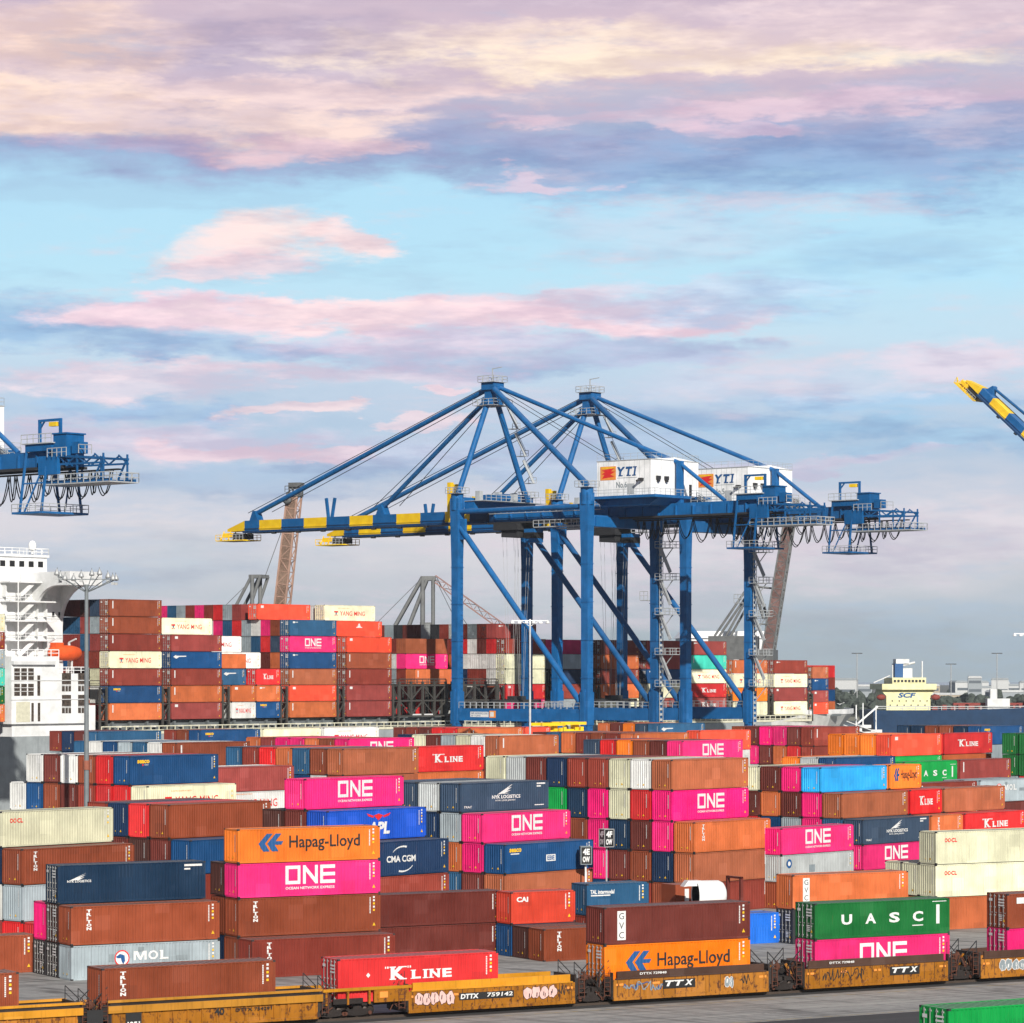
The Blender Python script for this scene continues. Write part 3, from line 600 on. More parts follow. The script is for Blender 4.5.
# containers hidden inside the stacks and the ship's hold rows, far past the number one can tell apart: one object
def filler():
    cols = ['tr','rb','wh','or_','sb','gr','nv','lb','rd','pr']; cols += [k for k in PAL if k not in cols]
    mb = MB()
    nc = len(cols)
    def bx(o, th, x, y, z, L, h, mi, door=True):
        u = Vector((cos(th), sin(th), 0)); n = Vector((-sin(th), cos(th), 0)); b = MB(); g = .05
        b.box(x+g, x+L-g, y+g, y+WD-g, z, z+h-.02, mi)
        nr = int(L/.28)
        for i in range(nr): b.box(x+g+i*.28, x+g+i*.28+.12, y+.012, y+g, z+.15, z+h-.12, mi)
        if door:
            for q in (.45, .95, 1.49, 1.99): b.box(x-.03, x+.02, y+q-.03, y+q+.03, z+.1, z+h-.08, nc)
            for q in (0, WD-.14): b.box(x-.01, x+g, y+q, y+q+.14, z, z+h-.02, mi)
            for q in (0, h-.16): b.box(x-.01, x+g, y+.14, y+WD-.14, z+q, z+q+.14, mi)
            for q in range(rnd.randrange(2, 5)): zz = z+rnd.uniform(.5, h-.5); yy = y+rnd.choice((.3, .7, 1.6, 1.9)); b.box(x-.04, x-.031, yy, yy+rnd.uniform(.25,.5), zz, zz+rnd.uniform(.12,.3), nc+1 if rnd.random() < .75 else nc+2)
        else:
            for i in range(8): b.box(x+.012, x+g, y+.15+i*.28, y+.27+i*.28, z+.15, z+h-.12, mi)
        mb.add([o + u*v[0] + n*v[1] + Vector((0,0,v[2])) for v in b.v], b.f, mi)
    for o, th, z, L, h in FILL: bx(o, th, 0, 0, z, L, h, rnd.randrange(10), False)
    base = Vector((SHX, SHY, 0))
    for a, r0, r1, nt in ((0,5,19,5), (0,1,5,2), (14.45,1,19,5), (29,3,19,4), (29,5,19,5), (43.6,1,19,3), (43.6,4,19,4), (58.5,1,19,4), (58.5,3,19,6), (88,7,19,5), (103.2,1,6,2), (103.2,6,19,5), (118,3,19,5), (132.7,2,19,5), (147.5,2,19,5), (162.4,1,19,5), (177,1,18,4), (191.7,1,17,4), (205.8,2,15,3)):
        for r in range(r0, r1):
            for t in range(1, nt+1):
                if (a, r, t) in seen: continue
                seen.add((a, r, t)); bx(base, TSH, a, r*2.5, 13.95+(.9 if a < 170 else 0)+(t-1)*TZ, 12.19, HC, rnd.randrange(10))
    for a, r, z, L, c in SFILL: bx(base, TSH, a, r*2.5, z, L, HC, cols.index(c), True)
    mb.build('stacked_containers', [PAINT[c] for c in cols]+[M_rod, M_mkW, M_mkY], label='mixed corrugated containers filling the inner rows of the stacks and the ship', category='containers', kind='stuff')
filler()

print('CONTAINERS', NYARD, len(CONT), 'ship stuff', len(SFILL))
# ------------------------------------------------------------------ railway and well-car train
WAGY = paint('wagon_yellow_paint', (.40,.150,.009), rust=1.0, streak=1.0, dust=.25, rthr=.53)
WAGL = paint('wagon_light_yellow_paint', (.55,.235,.010), rust=.85, streak=.7, dust=.2)
WAGB = paint('wagon_brown_steel', (.075,.038,.026), rust=.8, streak=.4, dust=.2)
WAGK = paint('wagon_dark_steel', (.030,.024,.022), rust=.6, streak=.3, dust=.1)
M_pinkg = flat('graffiti_pink', (.72,.46,.42), .6); M_rust = flat('rusted_steel', (.10,.035,.02), .8)
TR0 = Vector((6.08, 221.0, 0)); tu = Vector((cos(TRL), sin(TRL), 0)); tn = Vector((-sin(TRL), cos(TRL), 0))
def up(px, n=0.):                                   # distance along the track of the point seen in column px
    k = (px-512)/F_PX; return (k*(TR0.y+n*cos(TRL))-(TR0.x-n*sin(TRL)))/(cos(TRL)-k*sin(TRL))
def tpt(u, n=0, z=0): return TR0 + tu*u + tn*n + Vector((0,0,z))
RZ = .17                                            # rail head height
track = MB()
for n in (.72, 2.155): track.box(-120, 160, n-.035, n+.035, .03, RZ); track.box(-120, 160, n-.07, n+.07, .0, .04)
track.build('railway_track', flat('rail_steel', (.10,.075,.06), .5, .5), loc=tuple(TR0), rz=TRL, kind='structure')
WHEELS = None
def truck_mesh():
    f = MB(); 
    for y in (.55, 2.33):
        f.prism([(-1.25,.62),(-1.05,.75),(-.35,.72),(-.25,.95),(.25,.95),(.35,.72),(1.05,.75),(1.25,.62),(1.05,.42),(.35,.30),(-.35,.30),(-1.05,.42)], y-.09, y+.09)
        for k in (-.16, 0, .16): f.tube((k, y, .33), (k, y, .72), .085, 8, 1)
        for k in (-.9, .9): f.tube((k, y-.16, .47), (k, y+.16, .47), .13, 10, 1)
    f.box(-.22, .22, .55, 2.33, .50, .80)
    return f.mesh('truck_frame', [WAGK, M_rust])
def wheel_mesh():
    w = MB(); w.lathe([(.05,-.07),(.40,-.07),(.44,-.03),(.42,.06),(.36,.08),(.30,.03),(.12,.06),(.05,.06)], n=20, axis='y')
    return w.mesh('wheel', [flat('wheel_steel', (.055,.04,.033), .5, .4)])
TRM = truck_mesh(); WHM = wheel_mesh()
def put_truck(par, x):
    t = link('truck', TRM, par, (x, 0, 0))
    for k in (-.9, .9):
        for y in (.72, 2.155): link('wheel', WHM, t, (k, y, .44+RZ-.0))
    return t
def graffiti(mb, x0, x1, z0, z1, n, mi, oi, y, seed):
    r = random.Random(seed); w = (x1-x0)/n
    for i in range(n):                                # bulging letter-like blobs with a dark outline
        cx = x0+(i+.5)*w; cz = (z0+z1)/2+r.uniform(-.05,.05); pts = []
        for k in range(14):
            t = 2*pi*k/14; q = r.uniform(.75, 1.12)
            pts.append((cx+cos(t)*w*.56*q, cz+sin(t)*(z1-z0)*.5*q))
        put_poly(mb, [(cx+(a-cx)*1.13, cz+(b-cz)*1.10) for a, b in pts], oi, y-.0006*i)
        put_poly(mb, pts, mi, y-.0006*i-.0003)
        for q in range(2):
            a = r.uniform(-.2,.2)*w; b = r.uniform(-.25,.15)*(z1-z0)
            put_poly(mb, [(cx+a-.03,cz+b-.12),(cx+a+.03,cz+b-.12),(cx+a+.06,cz+b+.16),(cx+a,cz+b+.16)], oi, y-.0006*i-.0005)
def scrawl(mb, x0, x1, z0, z1, n, mi, y, seed):
    r = random.Random(seed); p = (x0, (z0+z1)/2)
    for i in range(n):
        q = (x0+(x1-x0)*(i+1)/n+r.uniform(-.15,.1), r.uniform(z0, z1))
        d = Vector((q[0]-p[0], q[1]-p[1])); d.normalize(); o = Vector((-d.y, d.x))*.035
        put_poly(mb, [(p[0]-o.x,p[1]-o.y),(q[0]-o.x,q[1]-o.y),(q[0]+o.x,q[1]+o.y),(p[0]+o.x,p[1]+o.y)], mi, y-.0003*i); p = q
GM = MK + [M_pinkg]
def well_car(px0, px1, style, label, marks, ends=(1.5, 1.5), trucks=(-1.55, None)):
    u0 = up(px0); L = up(px1)-u0
    t = thing('well_car', label, 'rail wagon', tuple(tpt(u0, 0, 0)), TRL, 'double-stack well wagons of the train')
    t.location.z = 0
    z0, z1 = .30, 1.74
    for y, s in ((0.0, 1), (2.75, -1)):
        b = MB()
        if style == 'smooth':
            b.box(0, L, y, y+.14, z0+.22, z1); b.box(0, L, y-.04*s, y+.14, z0, z0+.22)
            b.prism([(L*.40,z0+.22),(L*.44,z0+.55),(L*.46,z0+.55),(L*.5,z0+.28),(L*.54,z0+.55),(L*.56,z0+.55),(L*.6,z0+.22)], y-.06 if s > 0 else y+.142, y-.002 if s > 0 else y+.2)
            for k in range(14): b.box(.3+k*(L-.6)/13-.02, .3+k*(L-.6)/13+.02, y-.012 if s > 0 else y+.14, y-.001 if s > 0 else y+.152, z0+.22, z1, 1)
            for k in range(9): b.box(.4+k*(L-.8)/8-.06, .4+k*(L-.8)/8+.06, y-.035 if s > 0 else y+.14, y-.001 if s > 0 else y+.17, z0+.3, z1-.1) if k % 4 == 0 else None
        else:
            b.box(0, L, y+.03, y+.12, z0+.16, z1-.3); b.box(0, L, y-.04, y+.16, z0, z0+.16)
            for k in range(15): x = .1+k*(L-.2)/14; b.box(x-.05, x+.05, y-.05, y+.16, z0+.16, z1-.3)
        b.build('side_sill', [WAGY, WAGB], t)
        c = MB()
        if style == 'smooth':
            c.box(.35, L-.35, y+.06 if s > 0 else y-.05, y+.19 if s > 0 else y+.08, z1, z1+.56, 0)
            c.box(.2, L-.2, y-.06 if s > 0 else y+.0, y+.14 if s > 0 else y+.20, z1-.001, z1+.08, 1 if 'yellow chord' in marks else 0)
            c.build('top_chord', [WAGL if 'yellow chord' in marks else WAGB, WAGL], t)
        else:
            c.box(-.3, L+.3, y-.16, y+.20, z1-.30, z1+.16, 0); c.box(-.1, L+.1, y+.02, y+.16, z1+.16, z1+.36, 1); c.box(-.3, L+.3, y-.08, y+.18, z1+.36, z1+.52, 0)
            c.build('top_chord', [WAGL, WAGK], t)
    if 'yellow chord' in marks:                       # deck and chord carried on over the end truck
        c = MB()
        for y in (-.06, 2.68): c.box(-6.4, .2, y, y+.2, 2.0, 2.2); c.box(-2.6, 0, y+.05, y+.15, 1.15, 2.0, 1)
        for x in (-6.2, -4.6, -3.0): c.box(x, x+.14, .0, .14, 1.1, 2.0, 1)
        c.box(-2.2, -1.6, -.06, .04, 1.45, 1.85, 2); c.box(-5.6, -3.4, .05, .2, 1.15, 1.5, 3); c.build('deck_chord', [WAGL, WAGY, M_mkO, WAGK], t)
    fl = MB(); fl.box(.1, L-.1, .14, 2.75, z0+.02, z0+.12)
    for k in range(5): fl.box(.8+k*(L-1.8)/4, 1.1+k*(L-1.8)/4, .14, 2.75, z0+.12, z0+.25)
    fl.build('well_floor', [WAGK], t)
    for side, w in ((-1, ends[0]), (1, ends[1])):     # end platforms over the trucks
        x0 = 0 if side < 0 else L; w = w*side
        e = MB(); X = sorted((x0, x0+w))
        e.box(X[0], X[1], .45, 2.45, .95, 1.25)
        e.box(*sorted((x0, x0+.14*side)), .03, 2.86, z0+.1, 2.25)
        e.prism([(x0, 1.95), (x0, .6), (x0+.55*side, 1.15), (x0+.75*side, 1.6), (x0+.5*side, 2.0)][::side], .06, .30)
        e.prism([(x0, 1.95), (x0, .6), (x0+.55*side, 1.15), (x0+.75*side, 1.6), (x0+.5*side, 2.0)][::side], 2.58, 2.82)
        for k in range(4): e.tube((x0+rnd.uniform(.1,1.2)*side, rnd.uniform(.0,.5), rnd.uniform(.5,1.0)), (x0+rnd.uniform(.6,1.5)*side, rnd.uniform(.0,.8), rnd.uniform(.9,2.2)), .04, 6, rnd.choice((0,1)))
        for k in range(9): e.bar((x0+rnd.uniform(.2,1.2)*side, rnd.uniform(.3,2.4), 1.25), (x0+rnd.uniform(.2,1.3)*side, rnd.uniform(.3,2.4), rnd.uniform(1.6, 2.3)), rnd.uniform(.08,.2), mi=rnd.choice((0,0,1,2)))
        e.box(x0+.3*side-.25, x0+.3*side+.25, .8, 2.0, 1.22, 1.9) if abs(w) < 3 else None; e.tube((x0+.9*side-.3, 1.2, 1.6), (x0+.9*side+.3, 1.9, 1.65), .22, 10)
        e.tube((x0+.6*side, .5, 1.4), (x0+1.2*side, .9, 1.2), .035, 6, 1); e.tube((x0+.7*side, 2.4, 1.4), (x0+1.3*side, 1.6, 1.0), .035, 6, 1)
        e.build('end_platform', [WAGK, M_rust, WAGY], t)
        l = MB()
        for dx in (.30, .75): l.bar((x0+dx*side, -.02, .6), (x0+dx*side, -.02, 2.5), .045)
        for k in range(6): l.bar((x0+.30*side, -.02, .7+k*.3), (x0+.75*side, -.02, .7+k*.3), .04)
        l.build('ladder', [M_rust], t)
        h = MB(); h.rail([(x0+.15*side, .35, 2.2), (x0+1.1*side, .35, 1.3)], .9, 1, .028); h.rail([(x0+.15*side, 2.5, 2.2), (x0+1.1*side, 2.5, 1.3)], .9, 1, .028)
        h.build('handrail', [M_dark], t)
    br = MB(); br.lathe([(.02,-.03),(.26,-.03),(.28,0),(.26,.03),(.02,.03)], (L+.95, .32, 2.0), 14, axis='y'); br.bar((L+.95,.4,1.2),(L+.95,.4,2.0),.06)
    br.build('brake_wheel', [M_rust], t)
    if trucks[0] is not None: put_truck(t, trucks[0])
    if trucks[1] is not None: put_truck(t, L+trucks[1])
    m = MB(); r = random.Random(int(u0*10)+5); Yy = -.012 if style == 'smooth' else -.075
    for k in range(5): x = .5+k*(L-1)/4; put_rect(m, x-.3, x+.3, z1-.42, z1-.27, O_, Yy-.001) if style == 'smooth' else None
    if 'ttx' in marks:
        x = marks['ttx']; put_rect(m, x-.15, x+2.55, .94, 1.56, K_, Yy-.03)
        for i, ch in enumerate('TTX'): put_text(m, ch, x+.05+i*.8, x+.78+i*.8, 1.10, 1.50, W_, .05, .25, Yy-.034)
        put_rect(m, x+.05, x+1.6, 1.43, 1.50, W_, Yy-.036)
        put_text(m, 'DTTX 729848', 2.2, 4.4, 2.0, 2.16, W_, .02, 0, .045)
    if 'dttx' in marks: put_text(m, 'DTTX', 3.95, 5.35, 1.05, 1.38, W_, .04, .1, Yy-.034); put_text(m, '759142', 6.0, 8.0, 1.10, 1.38, W_, .02, .1, Yy-.034); put_rect(m, 3.85, 8.1, .98, 1.45, K_, Yy-.03)
    if 'g40' in marks: put_text(m, '40', 7.1, 7.8, .95, 1.4, K_, .03, 0, Yy); put_text(m, 'DTTX 754291', 8.6, 11.2, 1.1, 1.32, K_, .02, 0, Yy)
    if 'panel' in marks:
        for x in marks['panel']: put_rect(m, x, x+1.1, .25, 1.72, K_, Yy-.02); put_text(m, '1251', x+.12, x+.98, .45, .85, W_, .04, 0, Yy-.024)
    m.build('lettering', MK, t)
    g = MB()
    for i, (kind, a, b) in enumerate(marks.get('graf', ())):
        if kind == 'b': graffiti(g, a, b, .75, 1.65, max(3, int((b-a)/.55)), 7, K_, -.016, 11+i)
        if kind == 's': scrawl(g, a, b, .75, 1.65, int((b-a)*9), K_, -.014, 31+i)
        if kind == 'd': scrawl(g, a, b, .85, 1.55, int((b-a)*9), B_, -.014, 51+i); scrawl(g, a, b, .85, 1.55, int((b-a)*9), G_, -.02, 61+i)
        if kind == 'w': graffiti(g, a, b, .8, 1.6, max(2, int((b-a)/.6)), G_, W_, -.016, 71+i)
    if g.v: g.build('graffiti', GM, t)
    return t
well_car(-90, 78, 'rib', 'ribbed yellow rail wagon at the left picture edge', {'panel': (11.6,)}, (1.6, 1.6))
well_car(112, 318, 'rib', 'ribbed yellow rail wagon carrying the brown container', {'g40': 1, 'panel': (.9,)}, (1.6, 1.8), (-1.6, 1.2))
well_car(408.7, 575, 'smooth', 'yellow rail wagon with pink graffiti carrying the red container', {'yellow chord': 1, 'dttx': 1, 'graf': (('b', .45, 3.5), ('b', 8.9, 11.5), ('s', 11.6, 12.6))}, (5.6, 1.5), (-3.6, None))
well_car(613.5, 768.5, 'smooth', 'yellow rail wagon with dark blue scrawl carrying the maroon container', {'ttx': 4.2, 'graf': (('d', .8, 4.0), ('w', 9.3, 10.0), ('s', 10.6, 11.4))})
well_car(805, 948, 'smooth', 'yellow rail wagon with black scrawl carrying the green container', {'ttx': 7.7, 'graf': (('s', 1.6, 5.3),)})
well_car(981, 1118, 'smooth', 'yellow rail wagon with grey graffiti at the right picture edge', {'graf': (('w', 1.7, 4.2), ('w', 4.6, 6.0))}, trucks=(-1.55, 1.5))
def load(px, z, col, h, lg, door, label, L=12.19):
    u = up(px, .28) if px > 50 else up(18.8, .28)-12.19
    container(tuple(tpt(u, .28, z)), TRL, col, L, h, lg, door, label, 'containers on the train')
load(102, 1.37, 'tr', HC, 'triton', False, 'brown container with vertical lettering loaded on the ribbed wagon')
load(0, 1.42, 'tr', HC, None, False, 'brown container on the leftmost wagon at the picture edge')
load(338, 1.2, 'rd', HC, 'klow', True, 'red container with large white lettering on the graffiti wagon')
load(604.5, 1.24, 'hp', HC, 'hapag', True, 'orange container underneath the maroon one on a wagon')
load(604.5, 4.16, 'mr', ST, 'gvc', False, 'maroon container with white letter panel atop the orange one')
load(815, .86, 'pk', HC, 'one', True, 'magenta container underneath the green one on a wagon')
load(815, 3.78, 'ug', ST, 'uasc', True, 'green container with spaced white letters atop the magenta one')
load(1007.4, .95, 'pk', HC, None, True, 'magenta container on the rightmost wagon')
load(1007.4, 3.87, 'tr', ST, 'box', True, 'brown container atop the magenta one on the rightmost wagon')
container(gp(948.5, 163.6, 2.92), TRL, 'gn', 12.19, HC, None, True, 'bright green container cut off by the bottom right corner', 'containers on the train')
container(gp(948.5, 163.6, 0), TRL, 'mr', 12.19, HC, None, True, 'maroon container under the bright green one at the bottom corner', 'containers on the train')

# ------------------------------------------------------------------ yard furniture
M_pole = flat('pale_pole_paint', (.52,.53,.54), .5)
def lamp_mast(px, Z, H, label, kind):
    t = thing('light_mast', label, 'light mast', gp(px, Z), 0, 'high light masts')
    p = MB(); p.tube((0,0,0), (0,0,H-.8), .29 if kind == 'ring' else .18, 12, 0, .18 if kind == 'ring' else .13); p.box(-.5, .5, -.5, .5, 0, .35)
    p.build('pole', [M_mast if kind == 'ring' else M_pole], t)
    if kind == 'ring':
        b = MB(); b.tube((0,0,13.6), (0,0,14.5), .33, 12); b.build('warning_band', [flat('faded_red_band', (.30,.10,.06), .7)], t)
        a = MB()
        for k in range(10):
            th = 2*pi*k/10+.2; a.tube((0,0,H-1.6), (2.9*cos(th), 1.4*sin(th), H-.3+.25*(k%3)), .05, 6)
            a.tube((2.9*cos(th), 1.4*sin(th), H-.3+.25*(k%3)), (2.85*cos(th), 1.4*sin(th), H+.35+.25*(k%3)), .035, 6)
        a.bar((-3,0,H-.3), (3,0,H-.3), .09); a.build('head_frame', [M_mast], t)
        f = MB(); f.box(-.6, 2.6, -.15, .0, H-.9, H+.9); f.build('floodlight_panel', [CRW], t) if False else None
        for k in range(10):
            th = 2*pi*k/10+.2; l = MB()
            l.lathe([(.05,.0),(.10,-.10),(.24,-.36),(.27,-.52),(.22,-.60),(.05,-.64)], (2.9*cos(th), 1.4*sin(th), H+.2+.25*(k%3)), 12); l.box(2.9*cos(th)-.16, 2.9*cos(th)+.16, 1.4*sin(th)-.1, 1.4*sin(th)+.1, H-.85+.25*(k%3), H-.6+.25*(k%3))
            l.build('lamp_head', [M_steel], t)
    else:
        a = MB(); a.bar((-2.6,0,H-.2), (2.6,0,H-.2), .14); a.tube((0,0,H-.8),(0,0,H),.12,8); a.bar((-1.4,0,H-.2),(0,0,H-1.0),.07); a.bar((1.4,0,H-.2),(0,0,H-1.0),.07); a.build('head_frame', [CRW], t)
        for k in range(6):
            l = MB(); x = -2.5+k; l.lathe([(.05,.1),(.16,0),(.33,-.32),(.30,-.40),(.04,-.42)], (x, 0, H-.22), 10); l.build('lamp_head', [CRW], t)
lamp_mast(86.5, 311, 32.4, 'grey light mast with a ring of lamps in front of the ship bridge', 'ring')
lamp_mast(530, 452, 30.6, 'slim white light mast with a straight crossbar near the crane legs', 'bar')
lamp_mast(1030, 520, 29.6, 'white light mast whose lamp shows at the right picture edge', 'bar')
M_sign = flat('sign_black', (.013,.013,.014), .5)
def row_sign(px, Z, ztop, top, rz, face, label):
    t = thing('row_sign', label, 'sign', gp(px, Z), rz, 'black yard row signs on posts')
    p = MB(); p.tube((0,0,0), (0,0,ztop-1.35), .09, 10); p.box(-.2,.2,-.2,.2,0,.25); p.build('post', [CRW if top[1] == 'E' else M_steel], t)
    b = MB(); w = .48; b.box(-w, w, -w, w, ztop-1.55, ztop); b.build('sign_box', [M_sign], t)
    e = MB(); g = .035
    for x in (-w, w):
        for y in (-w, w): e.box(x-g, x+g, y-g, y+g, ztop-1.57, ztop+.02)
    for z in (ztop-1.57, ztop+.0):
        for a in (-w, w): e.box(-w, w, a-g, a+g, z-g, z+g); e.box(a-g, a+g, -w, w, z-g, z+g)
    e.build('frame', [M_mkG if top[1] == 'E' else M_steel], t)
    l = MB()
    for to in (lambda a, b: (a, -w-.006, b), lambda a, b: (-w-.006, -a, b)):
        put_text(l, top, -.30, .32, ztop-.72, ztop-.16, W_, .05, 0, 0, to); put_text(l, 'OW', -.32, .32, ztop-1.38, ztop-.86, W_, .05, 0, 0, to)
    l.build('lettering', [M_mkW], t)
row_sign(585.6, 288.5, 7.35, '4E', radians(6), 0, 'black row sign reading 4E on a white post')
row_sign(606.5, 287, 9.0, '4F', radians(28), 0, 'black row sign reading 4F on a grey post')
# white drum with an open dark end, lying on a flat rack
t = thing('white_drum', 'big white drum with a dark open end lying behind the maroon container', 'drum', gp(709.5, 290, 0), radians(14))
d = MB(); Rr = 1.32; zc = 2.9
d.lathe([(Rr-.12,-1.3),(Rr-.02,-1.35),(Rr,-1.25),(Rr,.8),(Rr-.2,1.2),(Rr*.6,1.4),(0,1.5)], (0,0,zc), 28, axis='x'); d.build('shell', [flat('white_gelcoat', (.82,.82,.80), .35, var=.04)], t)
d = MB(); d.lathe([(Rr-.12,-1.3),(Rr-.14,.6),(0,.65)], (0,0,zc), 28, axis='x'); d.build('hollow', [M_black], t)
d = MB(); d.box(-2.2, -1.0, -.6, .6, zc+.85, zc+1.33); d.prism([(-2.6,zc+.8),(-2.2,zc+1.33),(-2.2,zc+.85)], -.6, .6); d.build('spout', [flat('white_gelcoat', (.82,.82,.80), .35, var=.04)], t)
d = MB()
for x in (-1.2, 1.2): d.prism([(x-.2,.9),(x+.2,.9),(x+.2,zc-1.2),(x-.2,zc-1.2)], -1.5, 1.5)
d.box(-3, 3, -1.2, 1.2, .6, .9); d.box(-2.8, -2.5, -1.2, 1.2, 0, .6); d.box(2.5, 2.8, -1.2, 1.2, 0, .6); d.build('cradle', [M_dark], t)
t = thing('flat_rack', 'brown open flat rack standing beside the white drum', 'container', gp(675.5, 293), TRL)
f = MB(); f.box(0, 3.0, 0, 2.44, .0, 3.6); f.build('end_panel', [PAINT['tr']], t)
f = MB(); f.box(7.2, 7.5, 0, .25, .6, 4.1); f.box(7.2, 7.5, 2.2, 2.44, .6, 4.1); f.box(7.2, 7.5, 0, 2.44, 3.9, 4.1); f.box(3.0, 7.5, 0, 2.44, .2, .6); f.build('end_frame', [PAINT['mr']], t)
f = MB(); f.box(1.0, 1.45, -.03, -.005, .8, 3.2); f.build('label_panel', [M_mkW], t)
# yellow straddle carriers beyond the quay rows
def straddle(px, Z, label, rz):
    t = thing('straddle_carrier', label, 'straddle carrier', gp(px, Z), rz, 'yellow straddle carriers')
    for y in (0, 3.0):
        b = MB(); b.box(-2.0, 2.0, y-.35, y+.35, 1.2, 2.4); b.box(-1.7, 1.7, y-.35, y+.35, 11.6, 13.0)
        for x in (-1.75, 1.75): b.bar((x, y, 2.4), (x, y, 13.6), .55)
        b.bar((-2.6, y, 14.2), (2.6, y, 14.2), .5); b.build('side_frame', [CRY], t)
        for x in (-1.5, 0, 1.5): w = MB(); w.lathe([(.2,-.25),(.75,-.25),(.8,0),(.75,.25),(.2,.25)], (x, y, .8), 16, axis='y'); w.build('wheel', [M_black], t)
    b = MB(); b.box(-1.6, .4, .3, 2.7, 12.2, 13.2); b.box(.8, 1.6, .6, 2.2, 12.4, 14.0); b.build('engine_deck', [CRY], t)
    b = MB(); b.box(-2.8, -2.0, 1.2, 2.6, 10.6, 12.4); b.build('operator_cab', [M_dark], t)
    b = MB(); b.box(-1.8, 1.8, .6, 2.4, 9.6, 10.1)
    for x in (-1.4, 1.4): b.bar((x, 1.5, 10.1), (x, 1.5, 12.4), .12)
    b.build('spreader', [CRY], t)
straddle(553, 548, 'yellow straddle carrier left of the blue crane foot', radians(40)); straddle(573, 560, 'yellow straddle carrier close beside the blue crane foot', radians(30))
